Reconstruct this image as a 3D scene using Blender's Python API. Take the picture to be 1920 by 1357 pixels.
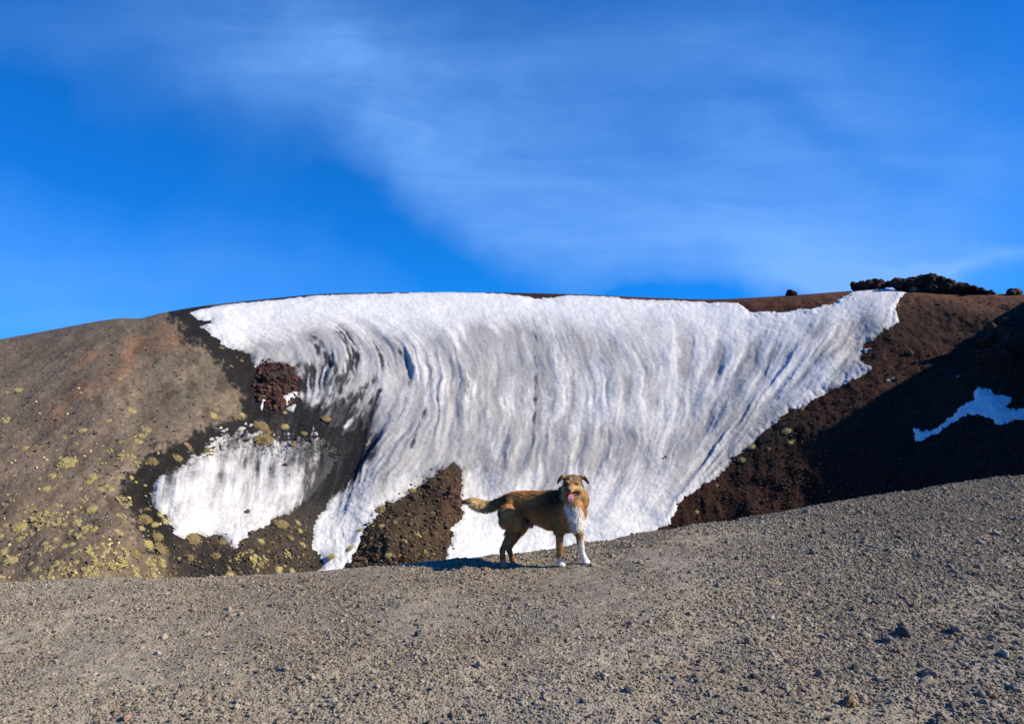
import bpy, bmesh, math, random
import numpy as np
from mathutils import Vector
random.seed(5); rng = np.random.default_rng(5)
scene = bpy.context.scene
for o in list(bpy.data.objects): bpy.data.objects.remove(o)

# ------------------------------------------------------------------ camera, sun, sky, exposure
F = 1397.0; CX = 960.0; CY = 678.5; EYE = 1.55
cam = bpy.data.cameras.new("camera"); cam_o = bpy.data.objects.new("camera", cam)
scene.collection.objects.link(cam_o)
cam.sensor_width = 36; cam.lens = 36*F/1920; cam.clip_start = 0.05; cam.clip_end = 5000
cam_o.location = (0, 0, EYE); cam_o.rotation_euler = (math.radians(90), 0, 0)
scene.camera = cam_o

SUN_EL, SUN_AZ = math.radians(32), math.radians(-7)      # azimuth measured from +X towards +Y
S = np.array([math.cos(SUN_EL)*math.cos(SUN_AZ), math.cos(SUN_EL)*math.sin(SUN_AZ), math.sin(SUN_EL)])
sun = bpy.data.lights.new("sun", 'SUN'); sun_o = bpy.data.objects.new("sun", sun)
scene.collection.objects.link(sun_o)
sun.energy = 4.9; sun.angle = math.radians(0.5); sun.color = (1.0, 0.915, 0.76)
sun_o.rotation_euler = Vector(-S).to_track_quat('-Z', 'Y').to_euler(); sun_o.location = (40, 8, 40)

scene.view_settings.view_transform = 'Standard'; scene.view_settings.look = 'None'
scene.view_settings.exposure = 0.5; scene.view_settings.gamma = 1.0

world = bpy.data.worlds.new("World"); scene.world = world; world.use_nodes = True
def build_world():
    nt = world.node_tree; N = nt.nodes; L = nt.links; N.clear()
    out = N.new('ShaderNodeOutputWorld'); bg = N.new('ShaderNodeBackground')
    bg.inputs['Strength'].default_value = 0.082
    sky = N.new('ShaderNodeTexSky'); sky.sky_type = 'NISHITA'; sky.sun_disc = False
    sky.sun_elevation = SUN_EL; sky.sun_rotation = math.radians(90) - SUN_AZ
    sky.altitude = 2500; sky.air_density = 1.0; sky.dust_density = 0.15; sky.ozone_density = 3.0
    tint = N.new('ShaderNodeMix'); tint.data_type = 'RGBA'; tint.blend_type = 'MULTIPLY'
    tint.inputs[0].default_value = 1.0
    tint.inputs[7].default_value = (0.06, 0.86, 1.74, 1)
    L.new(sky.outputs[0], tint.inputs[6])
    tc = N.new('ShaderNodeTexCoord')
    lift = N.new('ShaderNodeMapping'); lift.inputs['Location'].default_value = (0, 0, .13); lift.inputs['Scale'].default_value = (1, 1, .85)
    L.new(tc.outputs['Generated'], lift.inputs[0]); L.new(lift.outputs[0], sky.inputs[0])
    # sky plane coordinates of the direction (x/y, z/y)
    sep = N.new('ShaderNodeSeparateXYZ'); L.new(tc.outputs['Generated'], sep.inputs[0])
    def M(op, a, b=None):
        n = N.new('ShaderNodeMath'); n.operation = op
        for k, v in ((0, a), (1, b)):
            if v is None: continue
            if isinstance(v, (int, float)): n.inputs[k].default_value = v
            else: L.new(v, n.inputs[k])
        return n.outputs[0]
    ay = M('MAXIMUM', M('ABSOLUTE', sep.outputs[1]), 0.15)
    gx = M('DIVIDE', sep.outputs[0], ay); gz = M('DIVIDE', sep.outputs[2], ay)
    comb = N.new('ShaderNodeCombineXYZ'); L.new(gx, comb.inputs[0]); L.new(gz, comb.inputs[1])
    L.new(M('MULTIPLY', sep.outputs[1], 0.2), comb.inputs[2])
    def noise(scale, rot, sc, detail=6, dist=0.3, rough=0.5):
        mp = N.new('ShaderNodeMapping'); L.new(comb.outputs[0], mp.inputs[0])
        mp.inputs['Rotation'].default_value[2] = math.radians(rot)
        mp.inputs['Scale'].default_value = (sc[0], sc[1], 1)
        n = N.new('ShaderNodeTexNoise'); n.inputs['Scale'].default_value = scale
        n.inputs['Detail'].default_value = detail; n.inputs['Roughness'].default_value = rough
        n.inputs['Distortion'].default_value = dist
        L.new(mp.outputs[0], n.inputs[0]); return n.outputs[0]
    def blob(px, py, rx, ry, rot):
        mp = N.new('ShaderNodeMapping'); mp.vector_type = 'TEXTURE'
        L.new(wcomb, mp.inputs[0])
        mp.inputs['Location'].default_value = ((px-CX)/F, (CY-py)/F, 0)
        mp.inputs['Rotation'].default_value[2] = math.radians(rot)
        mp.inputs['Scale'].default_value = (rx/F, ry/F, 1)
        s = N.new('ShaderNodeSeparateXYZ'); L.new(mp.outputs[0], s.inputs[0])
        r2 = M('ADD', M('MULTIPLY', s.outputs[0], s.outputs[0]), M('MULTIPLY', s.outputs[1], s.outputs[1]))
        return M('POWER', 2.718, M('MULTIPLY', r2, -1.0))
    # warp the plane a little so that the veils have no regular outline
    wn = N.new('ShaderNodeTexNoise'); wn.inputs['Scale'].default_value = 2.3; wn.inputs['Detail'].default_value = 5
    L.new(comb.outputs[0], wn.inputs[0])
    vs = N.new('ShaderNodeVectorMath'); vs.operation = 'SUBTRACT'; L.new(wn.outputs[1], vs.inputs[0]); vs.inputs[1].default_value = (.5, .5, .5)
    vm = N.new('ShaderNodeVectorMath'); vm.operation = 'SCALE'; L.new(vs.outputs[0], vm.inputs[0]); vm.inputs['Scale'].default_value = 0.42
    va = N.new('ShaderNodeVectorMath'); va.operation = 'ADD'; L.new(comb.outputs[0], va.inputs[0]); L.new(vm.outputs[0], va.inputs[1])
    wcomb = va.outputs[0]
    tot = None
    for (px, py, rx, ry, rot, w) in [(600, 150, 470, 200, -34, .52), (600, 140, 130, 80, -20, .28), (860, 270, 420, 130, -22, .45), (1270, 330, 480, 130, -28, .45),
            (1500, 450, 420, 60, -8, .42), (1800, 492, 480, 26, 0, .75), (1720, 470, 420, 60, -4, .2), (1700, 210, 420, 150, -20, .42), (80, 70, 420, 80, 20, .13), (1250, 130, 520, 190, -30, .3), (1750, 380, 300, 90, -10, .3), (-60, 610, 620, 170, 0, .5), (900, 500, 400, 90, -14, -.5), (130, 260, 300, 90, -15, -.12), (1530, 250, 180, 40, -5, -.25), (1250, 560, 500, 50, 0, -.3), (980, 420, 500, 60, -25, .18)]:
        b = M('MULTIPLY', blob(px, py, rx, ry, rot), w)
        tot = b if tot is None else M('ADD', tot, b)
    n1 = noise(2.0, 28, (0.9, 2.0), 8, 0.5, 0.6); n2 = noise(5.5, 34, (0.45, 2.4), 10, 0.9, 0.62)
    nn = M('ADD', M('MULTIPLY', n1, 1.1), M('MULTIPLY', n2, 0.65))
    mr = N.new('ShaderNodeMapRange'); L.new(nn, mr.inputs[0]); mr.inputs[1].default_value = 0.42; mr.inputs[2].default_value = 1.25
    dens = M('MULTIPLY', M('MULTIPLY', tot, mr.outputs[0]), 1.0)
    # low veil of paler air towards the horizon
    hz = M('MULTIPLY', M('POWER', 2.718, M('MULTIPLY', M('MAXIMUM', sep.outputs[2], 0.0), -7.0)), 0.16)
    dens2 = N.new('ShaderNodeClamp'); L.new(M('ADD', dens, hz), dens2.inputs[0]); dens2.inputs[2].default_value = 0.9
    mix = N.new('ShaderNodeMix'); mix.data_type = 'RGBA'
    L.new(dens2.outputs[0], mix.inputs[0]); L.new(tint.outputs[2], mix.inputs[6])
    mix.inputs[7].default_value = (1.9, 4.3, 9.4, 1)
    L.new(mix.outputs[2], bg.inputs[0]); L.new(bg.outputs[0], out.inputs[0])
build_world()

# ------------------------------------------------------------------ helpers
def hash2(ix, iy, seed):
    n = (ix.astype(np.int64)*374761393 + iy.astype(np.int64)*668265263 + seed*1442695041) & 0xffffffff
    n = ((n ^ (n >> 13))*1274126177) & 0xffffffff
    n = ((n ^ (n >> 16))*2246822519) & 0xffffffff
    return ((n ^ (n >> 15)) & 0xffff)/65535.0
def vn(x, y, seed=0):
    x = np.asarray(x, float); y = np.asarray(y, float)
    ix = np.floor(x); iy = np.floor(y); fx = x-ix; fy = y-iy
    fx = fx*fx*fx*(fx*(fx*6-15)+10); fy = fy*fy*fy*(fy*(fy*6-15)+10)
    a = hash2(ix, iy, seed); b = hash2(ix+1, iy, seed); c = hash2(ix, iy+1, seed); d = hash2(ix+1, iy+1, seed)
    return (a*(1-fx)+b*fx)*(1-fy)+(c*(1-fx)+d*fx)*fy
def fbm(x, y, oct=4, seed=0, gain=.5, lac=2.03):
    s = 0; a = 1; t = 0
    for k in range(oct):
        s = s + a*(vn(x, y, seed+k*17)-.5); t += a
        x, y = (x*.86 - y*.5)*lac+3.1, (x*.5 + y*.86)*lac+1.7; a *= gain
    return 2*s/t
def fbm3(x, y, z, oct=4, seed=0):
    return (fbm(x+.31*z, y-.27*z, oct, seed)+fbm(y+.2*x, z+.13*x, oct, seed+5)+fbm(z-.21*y, x+.17*y, oct, seed+9))/1.7
def sstep(a, b, x): t = np.clip((x-a)/(b-a), 0, 1); return t*t*(3-2*t)

def new_mat(name): 
    m = bpy.data.materials.new(name); m.use_nodes = True
    return m, m.node_tree.nodes, m.node_tree.links
def link(o, parent=None):
    scene.collection.objects.link(o)
    if parent is not None: o.parent = parent
    return o
def tag(o, label=None, cat=None, group=None, kind=None):
    if label: o['label'] = label
    if cat: o['category'] = cat
    if group: o['group'] = group
    if kind: o['kind'] = kind
    return o
def mesh_np(name, V, Fc, mat=None, smooth=True, col=None, extra=None):
    """V (n,3); Fc (m,3|4) int; col (n,3) linear albedo"""
    V = np.ascontiguousarray(V, np.float32); Fc = np.ascontiguousarray(Fc, np.int32)
    me = bpy.data.meshes.new(name); k = Fc.shape[1]
    me.vertices.add(len(V)); me.vertices.foreach_set('co', V.ravel())
    me.loops.add(Fc.size); me.loops.foreach_set('vertex_index', Fc.ravel())
    me.polygons.add(len(Fc)); me.polygons.foreach_set('loop_start', np.arange(0, Fc.size, k, dtype=np.int32))
    try: me.polygons.foreach_set('loop_total', np.full(len(Fc), k, np.int32))
    except Exception: pass
    me.polygons.foreach_set('use_smooth', np.full(len(Fc), smooth, bool))
    if col is not None:
        a = me.color_attributes.new('albedo', 'FLOAT_COLOR', 'POINT')
        a.data.foreach_set('color', np.concatenate([col, np.ones((len(V), 1))], 1).astype(np.float32).ravel())
    for nm, arr in (extra or {}).items():
        a = me.attributes.new(nm, 'FLOAT', 'POINT'); a.data.foreach_set('value', arr.astype(np.float32).ravel())
    me.update(calc_edges=True); me.validate()
    if mat: me.materials.append(mat)
    return me
def grid_faces(nr, nc, keep=None):
    i = np.arange(nr-1)[:, None]*nc + np.arange(nc-1)[None]
    f = np.stack([i, i+nc, i+nc+1, i+1], -1).reshape(-1, 4)
    if keep is not None:
        f = f[keep.ravel()[f].any(1)]
    return f
def compact(V, Fc, *arrs):
    used = np.zeros(len(V), bool); used[Fc.ravel()] = True
    mp = np.cumsum(used)-1
    return (V[used], mp[Fc]) + tuple(a[used] for a in arrs)
def ico(sub):
    bm = bmesh.new(); bmesh.ops.create_icosphere(bm, subdivisions=sub, radius=1)
    V = np.array([v.co[:] for v in bm.verts]); Fc = np.array([[v.index for v in f.verts] for f in bm.faces]); bm.free()
    return V, Fc
ICO = {k: ico(k) for k in (1, 2, 3, 4, 5)}
def sdf_poly(px, py, poly):
    """signed distance in photo pixels, positive inside"""
    P = np.array(poly, float); x = np.asarray(px, float); y = np.asarray(py, float)
    d2 = np.full(x.shape, 1e18); ins = np.zeros(x.shape, bool)
    for k in range(len(P)):
        a = P[k]; b = P[(k+1) % len(P)]; e = b-a
        t = np.clip(((x-a[0])*e[0]+(y-a[1])*e[1])/(e@e+1e-9), 0, 1)
        dx = x-a[0]-t*e[0]; dy = y-a[1]-t*e[1]
        d2 = np.minimum(d2, dx*dx+dy*dy)
        c = ((a[1] <= y) != (b[1] <= y)) & (x < (b[0]-a[0])*(y-a[1])/((b[1]-a[1]) if b[1] != a[1] else 1e-9)+a[0])
        ins ^= c
    return np.where(ins, 1, -1)*np.sqrt(d2)
def dist_line(px, py, pts):
    d2 = np.full(np.shape(px), 1e18)
    for a, b in zip(pts[:-1], pts[1:]):
        ex, ey = b[0]-a[0], b[1]-a[1]
        t = np.clip(((px-a[0])*ex+(py-a[1])*ey)/(ex*ex+ey*ey+1e-9), 0, 1)
        d2 = np.minimum(d2, (px-a[0]-t*ex)**2+(py-a[1]-t*ey)**2)
    return np.sqrt(d2)
def gauss(px, py, cx, cy, rx, ry, rot=0):
    c, s = math.cos(math.radians(rot)), math.sin(math.radians(rot))
    dx, dy = px-cx, py-cy
    return np.exp(-(((dx*c+dy*s)/rx)**2+((-dx*s+dy*c)/ry)**2))
def to_px(X, Y, Z): return CX+X/Y*F, CY-(Z-EYE)/Y*F

# ------------------------------------------------------------------ materials
def rough_ground(name, scale, bump, dist, colvar=0.25, rough=0.95, fine=4.0):
    m, N, L = new_mat(name); b = N['Principled BSDF']
    b.inputs['Roughness'].default_value = rough; b.inputs['Specular IOR Level'].default_value = 0.15
    at = N.new('ShaderNodeAttribute'); at.attribute_name = 'albedo'
    tc = N.new('ShaderNodeTexCoord')
    n1 = N.new('ShaderNodeTexNoise'); n1.inputs['Scale'].default_value = scale; n1.inputs['Detail'].default_value = 9; n1.inputs['Roughness'].default_value = .68
    L.new(tc.outputs['Object'], n1.inputs[0])
    v = N.new('ShaderNodeTexVoronoi'); v.inputs['Scale'].default_value = scale*fine; L.new(tc.outputs['Object'], v.inputs[0])
    mr = N.new('ShaderNodeMapRange'); L.new(n1.outputs[0], mr.inputs[0])
    mr.inputs[1].default_value = .3; mr.inputs[2].default_value = .7; mr.inputs[3].default_value = 1-colvar; mr.inputs[4].default_value = 1+colvar
    mr2 = N.new('ShaderNodeMapRange'); L.new(v.outputs['Color'], mr2.inputs[0])
    mr2.inputs[3].default_value = 1-colvar; mr2.inputs[4].default_value = 1+colvar
    mm = N.new('ShaderNodeMath'); mm.operation = 'MULTIPLY'; L.new(mr.outputs[0], mm.inputs[0]); L.new(mr2.outputs[0], mm.inputs[1])
    mx = N.new('ShaderNodeVectorMath'); mx.operation = 'SCALE'; L.new(at.outputs['Color'], mx.inputs[0]); L.new(mm.outputs[0], mx.inputs['Scale'])
    L.new(mx.outputs[0], b.inputs['Base Color'])
    ad = N.new('ShaderNodeMath'); ad.operation = 'ADD'; L.new(n1.outputs[0], ad.inputs[0])
    m2 = N.new('ShaderNodeMath'); m2.operation = 'MULTIPLY'; L.new(v.outputs['Distance'], m2.inputs[0]); m2.inputs[1].default_value = -.5
    L.new(m2.outputs[0], ad.inputs[1])
    bp = N.new('ShaderNodeBump'); bp.inputs['Strength'].default_value = bump; bp.inputs['Distance'].default_value = dist
    L.new(ad.outputs[0], bp.inputs['Height']); L.new(bp.outputs[0], b.inputs['Normal'])
    return m
MAT_SLOPE = rough_ground('volcanic_slope', 1.6, .55, .14, .17, fine=3.5)
MAT_NEAR = rough_ground('ash_gravel_ground', 22, .8, .014, .22, fine=3.5)
MAT_STONE = rough_ground('lapilli_stone', 60, .7, .006, .2)
MAT_ROCK = rough_ground('lava_rock', 1.4, 1.0, .30, .4, fine=3)
MAT_ROCKS = rough_ground('lava_stone', 25, .9, .015, .35)
def snow_mat():
    m, N, L = new_mat('old_snow'); b = N['Principled BSDF']
    b.inputs['Roughness'].default_value = .62; b.inputs['Specular IOR Level'].default_value = .3
    at = N.new('ShaderNodeAttribute'); at.attribute_name = 'albedo'
    tc = N.new('ShaderNodeTexCoord')
    n = N.new('ShaderNodeTexNoise'); n.inputs['Scale'].default_value = 3.2; n.inputs['Detail'].default_value = 10; n.inputs['Roughness'].default_value = .75
    L.new(tc.outputs['Object'], n.inputs[0])
    mr = N.new('ShaderNodeMapRange'); L.new(n.outputs[0], mr.inputs[0]); mr.inputs[1].default_value = .3; mr.inputs[2].default_value = .7; mr.inputs[3].default_value = .80; mr.inputs[4].default_value = 1.14
    mx = N.new('ShaderNodeVectorMath'); mx.operation = 'SCALE'; L.new(at.outputs['Color'], mx.inputs[0]); L.new(mr.outputs[0], mx.inputs['Scale'])
    L.new(mx.outputs[0], b.inputs['Base Color'])
    bp = N.new('ShaderNodeBump'); bp.inputs['Strength'].default_value = .45; bp.inputs['Distance'].default_value = .13
    L.new(n.outputs[0], bp.inputs['Height']); L.new(bp.outputs[0], b.inputs['Normal'])
    return m
MAT_SNOW = snow_mat()
def attr_mat(name, rough=.7, spec=.3, trans=0):
    m, N, L = new_mat(name); b = N['Principled BSDF']
    b.inputs['Roughness'].default_value = rough; b.inputs['Specular IOR Level'].default_value = spec
    at = N.new('ShaderNodeAttribute'); at.attribute_name = 'albedo'; 
    oi = N.new('ShaderNodeTexNoise'); oi.inputs['Scale'].default_value = 9
    tc = N.new('ShaderNodeTexCoord'); L.new(tc.outputs['Object'], oi.inputs[0])
    mr = N.new('ShaderNodeMapRange'); L.new(oi.outputs[0], mr.inputs[0]); mr.inputs[1].default_value = .3; mr.inputs[2].default_value = .7; mr.inputs[3].default_value = .8; mr.inputs[4].default_value = 1.2
    mx = N.new('ShaderNodeVectorMath'); mx.operation = 'SCALE'; L.new(at.outputs['Color'], mx.inputs[0]); L.new(mr.outputs[0], mx.inputs['Scale'])
    L.new(mx.outputs[0], b.inputs['Base Color'])
    return m
MAT_PLANT = attr_mat('cushion_plant', .85, .1)
MAT_FUR = attr_mat('dog_fur', .75, .2)
def flat_mat(name, c, rough=.5, spec=.5):
    m, N, L = new_mat(name); b = N['Principled BSDF']
    n = N.new('ShaderNodeTexNoise'); n.inputs['Scale'].default_value = 60
    cr = N.new('ShaderNodeMix'); cr.data_type = 'RGBA'; L.new(n.outputs[0], cr.inputs[0])
    cr.inputs[6].default_value = tuple(x*.8 for x in c)+(1,); cr.inputs[7].default_value = tuple(min(1, x*1.2) for x in c)+(1,)
    L.new(cr.outputs[2], b.inputs['Base Color']); b.inputs['Roughness'].default_value = rough; b.inputs['Specular IOR Level'].default_value = spec
    return m

# ------------------------------------------------------------------ far crater wall
RIMX = [-1400, -700, -300, 0, 100, 200, 228, 262, 300, 360, 440, 520, 600, 700, 800, 960, 1100, 1250, 1330, 1410, 1500, 1600, 1700, 1850, 1920, 2100, 2500, 3200]
RIMY = [900, 770, 692, 636, 618, 600, 596.5, 597, 588, 577, 567, 559, 552, 549.5, 548.5, 549.5, 553, 559.5, 561.5, 558.5, 553, 546, 545, 551, 552, 556, 570, 600]
DEPX = [-1400, -700, -300, 0, 200, 400, 600, 800, 1000, 1300, 1600, 1800, 1920, 2300, 3200]
DEPY = [40, 50, 57, 63, 68, 76, 82, 85, 87, 86.5, 82, 78, 75, 66, 55]
MX = [-1400, 0, 300, 600, 1000, 1500, 1920, 3200]; MM = [.5, .50, .52, .62, .66, .62, .58, .5]
def smooth_interp(x, xs, ys):
    xs = np.array(xs, float); ys = np.array(ys, float)
    g = np.gradient(ys, xs); x = np.clip(x, xs[0], xs[-1])
    k = np.clip(np.searchsorted(xs, x)-1, 0, len(xs)-2); h = xs[k+1]-xs[k]; t = (x-xs[k])/h
    return (2*t**3-3*t**2+1)*ys[k]+(t**3-2*t**2+t)*h*g[k]+(-2*t**3+3*t**2)*ys[k+1]+(t**3-t**2)*h*g[k+1]
AR = 5.0
def col_table(px):
    """for one photo column: rows py (increasing) and depth Y"""
    Yr = float(smooth_interp(px, DEPX, DEPY)); m = float(np.interp(px, MX, MM)); rr = float(smooth_interp(px, RIMX, RIMY))
    zr = EYE+(CY-rr)/F*Yr
    d = np.linspace(0, Yr-15, 700); z = zr-m*(np.sqrt(d*d+AR*AR)-AR)
    z = np.maximum(z, -24+0*z) + 0
    py = CY-(z-EYE)/(Yr-d)*F
    k = int(np.argmin(py)); 
    return Yr, m, zr, py[k:], (Yr-d)[k:]
def relief(px, py):
    """depth moved towards the camera in metres: mounds, gullies, spurs"""
    r = 1.9*gauss(px, py, 760, 1000, 95, 75, -35) + 1.1*gauss(px, py, 840, 930, 35, 60, 10) + 1.0*gauss(px, py, 515, 715, 38, 42)
    r += 1.2*gauss(px, py, 480, 1040, 100, 50, -15) - 1.2*gauss(px, py, 640, 900, 45, 120, 20)
    r += 1.4*gauss(px, py, 330, 700, 130, 200, 30) - .9*gauss(px, py, 470, 800, 60, 150)
    r += 1.8*gauss(px, py, 1885, 660, 60, 60) - 1.2*gauss(px, py, 1700, 740, 80, 60) - 1.0*gauss(px, py, 1600, 630, 40, 60)
    r += .9*gauss(px, py, 1000, 660, 400, 40)
    r += .8*fbm(px/170, py/150, 3, 41)*sstep(545, 640, py)
    return r
_cols = {}
def surf(px, py):
    """far wall point seen at photo position(s); arrays of equal shape, exact along columns"""
    px = np.atleast_1d(np.asarray(px, float)); py = np.atleast_1d(np.asarray(py, float))
    Y = np.empty(px.shape); R = np.round(px, 1)
    for c in np.unique(R):
        if c not in _cols: _cols[c] = col_table(c)
        t = _cols[c]; k = R == c
        Y[k] = np.interp(py[k], t[3], t[4])
    Y = Y - relief(px, py)
    return np.stack([(px-CX)/F*Y, Y, EYE+(CY-py)/F*Y], -1)
def rim_row(px):
    return np.array([_cols.setdefault(round(float(c), 1), col_table(round(float(c), 1)))[3][0] for c in np.atleast_1d(px)])

def normals_grid(P):
    du = np.gradient(P, axis=1); dv = np.gradient(P, axis=0)
    n = np.cross(du, dv); n /= np.linalg.norm(n, axis=-1, keepdims=True)+1e-9
    n[n[..., 2] < 0] *= -1
    return n
def rough_amp(px, py):
    a = .25+.75*sstep(1150, 1300, px)                                          # rubbly right wall, smooth left one
    a = np.maximum(a, 1.0*sstep(-30, 10, sdf_poly(px, py, MOUND)))
    a = np.maximum(a, .9*gauss(px, py, 515, 720, 45, 50))
    a = np.maximum(a, .75*gauss(px, py, 470, 1050, 120, 60))
    return a
MOUND = [(650, 1100), (668, 1040), (700, 960), (740, 930), (800, 895), (850, 872), (868, 880), (868, 940), (865, 975), (850, 1000), (840, 1080), (800, 1110)]
def terr_disp(P, px, py):
    X, Y, Z = P[..., 0], P[..., 1], P[..., 2]
    ra = rough_amp(px, py)
    d = .40*fbm(X/4.2, (Y+.6*Z)/4.2, 3, 3)*(.3+.7*ra)
    r = fbm(X/1.1, (Y-Z)/1.1, 4, 7); rq = 1-.5*sstep(1150, 1250, px); d += .22*ra*rq*r+.07*ra*fbm(X/.35, (Y-Z)/.35, 3, 11)
    d += .20*ra*rq*np.maximum(0, fbm(X/.7, (Y-Z)/.7, 3, 8)-.15)
    # fine downhill rills on the left slope
    d += .10*(1-ra)*fbm((X+.2*Z)/2.6, (Z-.2*X)/5, 3, 23)+.07*(1-ra)*fbm((X+.3*Z)/.8, (Z-.2*X)/2.5, 3, 19)
    return d*sstep(0, 12, py-RIMQ(px))
def RIMQ(px): return smooth_interp(px, RIMX, RIMY)

def snow_lines():
    """lines of flow on the snow with their coordinate u"""
    T = {470: [(400, 640), (440, 690), (455, 760), (440, 860)],
         575: [(470, 610), (545, 640), (580, 690), (575, 750), (555, 800)],
         655: [(560, 590), (640, 625), (662, 665), (660, 710), (640, 760), (610, 800), (590, 860)],
         735: [(600, 575), (690, 615), (728, 655), (742, 705), (735, 760), (700, 820), (670, 880), (650, 960), (630, 1040)],
         812: [(680, 575), (750, 605), (797, 655), (814, 720), (808, 790), (782, 850), (745, 930), (700, 1000)],
         885: [(800, 575), (850, 620), (878, 680), (885, 740), (872, 830), (855, 900), (850, 1000)],
         1000: [(960, 565), (985, 620), (1002, 700), (1003, 800), (985, 900), (960, 1000)],
         1150: [(1080, 565), (1110, 620), (1140, 690), (1150, 760), (1145, 850), (1110, 950), (1060, 1040)],
         1262: [(1240, 570), (1260, 640), (1265, 720), (1255, 800), (1225, 900), (1170, 990)],
         1350: [(1410, 590), (1395, 640), (1370, 715), (1330, 800), (1285, 880), (1215, 970)],
         1430: [(1510, 590), (1490, 650), (1450, 715), (1395, 800), (1330, 880), (1250, 975)],
         1510: [(1610, 560), (1570, 640), (1510, 715), (1440, 790), (1360, 880), (1270, 980)],
         1590: [(1680, 560), (1650, 640), (1590, 715), (1500, 800)],
         330: [(330, 850), (330, 1000)], 420: [(420, 870), (420, 1000)], 520: [(530, 860), (515, 1000)], 600: [(615, 880), (580, 960)]}
    P = []; U = []
    for u, pts in T.items():
        pts = np.array(pts, float)
        for a, b in zip(pts[:-1], pts[1:]):
            for t in (0, .5): P.append(a+(b-a)*t); U.append(u)
        P.append(pts[-1]); U.append(u)
    return np.array(P), np.array(U, float)
LP, LU = snow_lines()
def _rbf():
    P = LP/200; r = np.linalg.norm(P[:, None]-P[None], axis=-1); n = len(P)
    K = np.where(r > 0, r*r*np.log(r+1e-9), 0)+np.eye(n)*.003
    A = np.zeros((n+3, n+3)); A[:n, :n] = K; A[:n, n] = 1; A[:n, n+1:] = P; A[n, :n] = 1; A[n+1:, :n] = P.T
    return np.linalg.solve(A, np.concatenate([LU, [0, 0, 0]]))
RW = _rbf()
def flow_u(px, py):
    gx = np.arange(250, 1741, 12.); gy = np.arange(530, 1111, 12.)
    if not hasattr(flow_u, 'G'):
        GX, GY = np.meshgrid(gx, gy); Q = np.stack([GX.ravel(), GY.ravel()], 1)/200; P = LP/200
        r = np.linalg.norm(Q[:, None]-P[None], axis=-1); K = np.where(r > 0, r*r*np.log(r+1e-9), 0)
        flow_u.G = (K@RW[:len(P)]+RW[len(P)]+Q@RW[len(P)+1:]).reshape(GX.shape)
    G = flow_u.G
    fx = np.clip((px-250)/12, 0, len(gx)-1.001); fy = np.clip((py-530)/12, 0, len(gy)-1.001)
    ix = fx.astype(int); iy = fy.astype(int); tx = fx-ix; ty = fy-iy
    return (G[iy, ix]*(1-tx)+G[iy, ix+1]*tx)*(1-ty)+(G[iy+1, ix]*(1-tx)+G[iy+1, ix+1]*tx)*ty

SNOW_MAIN = [(356, 587), (400, 575), (440, 569), (520, 563), (580, 555), (640, 552), (760, 549), (850, 548), (955, 551), (1000, 557), (1040, 557), (1062, 554), (1130, 555), (1200, 563),
    (1262, 562), (1330, 567), (1380, 568), (1400, 580), (1404, 586), (1440, 583), (1475, 584), (1560, 566), (1600, 549), (1640, 537), (1665, 532), (1700, 552),
    (1680, 575), (1670, 605), (1672, 612), (1655, 622), (1622, 645), (1612, 668), (1618, 682), (1638, 690), (1600, 712), (1545, 735), (1500, 765), (1480, 768), (1440, 805), (1400, 838),
    (1365, 870), (1345, 890), (1300, 925), (1270, 950), (1258, 985), (1200, 1006), (1130, 1024), (1060, 1045), (960, 1080), (900, 1080), (828, 1080), (835, 1050), (848, 1010), (850, 985), (868, 972), (863, 940), (866, 880),
    (850, 872), (815, 898), (790, 908), (745, 935), (725, 940), (700, 975), (680, 1005), (662, 1045), (640, 1072), (610, 1085), (592, 1075), (610, 1058), (585, 1020), (590, 975), (610, 955), (622, 930), (650, 910),
    (668, 885), (676, 850), (680, 810), (672, 800), (655, 818), (640, 800), (625, 800), (590, 782), (572, 762), (565, 745), (560, 738), (572, 722), (552, 700), (540, 683), (500, 680), (478, 690), (468, 668),
    (450, 660), (418, 645), (395, 625), (376, 612), (398, 608), (396, 599), (372, 598)]
SNOW_LEFT = [(290, 905), (300, 893), (330, 880), (352, 868), (362, 852), (392, 846), (402, 825), (420, 812), (470, 808), (500, 822), (545, 822), (590, 815), (615, 832), (630, 858), (622, 880), (590, 920), (575, 938), (560, 950), (543, 966),
    (520, 965), (498, 985), (470, 1000), (455, 1010), (440, 1030), (428, 1025), (424, 1010), (400, 1000), (385, 1012), (370, 1000), (345, 1008), (328, 1000), (318, 985), (312, 962), (290, 955), (285, 925)]
SNOW_SHADE = [(1714, 805), (1722, 803), (1728, 810), (1748, 806), (1778, 790), (1805, 768), (1826, 752), (1828, 735), (1845, 729), (1870, 735), (1895, 742), (1890, 752), (1882, 768), (1920, 762), (1990, 745), (1990, 790), (1920, 784), (1885, 796), (1868, 797),
    (1862, 788), (1845, 784), (1820, 782), (1790, 795), (1755, 812), (1730, 824), (1717, 824)]
SNOW_BITS = [[(1675, 572), (1687, 603), (1672, 612)], [(1618, 655), (1632, 652), (1622, 660)], [(1662, 712), (1672, 706), (1676, 708), (1668, 712)], [(1795, 712), (1804, 704), (1798, 711)],
             [(530, 742), (556, 733), (560, 737), (545, 752), (535, 760), (528, 752)], [(487, 765), (495, 742), (497, 752), (490, 768)], [(1185, 1004), (1203, 1001), (1198, 1005)], [(538, 765), (555, 756), (550, 770)]]
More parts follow.
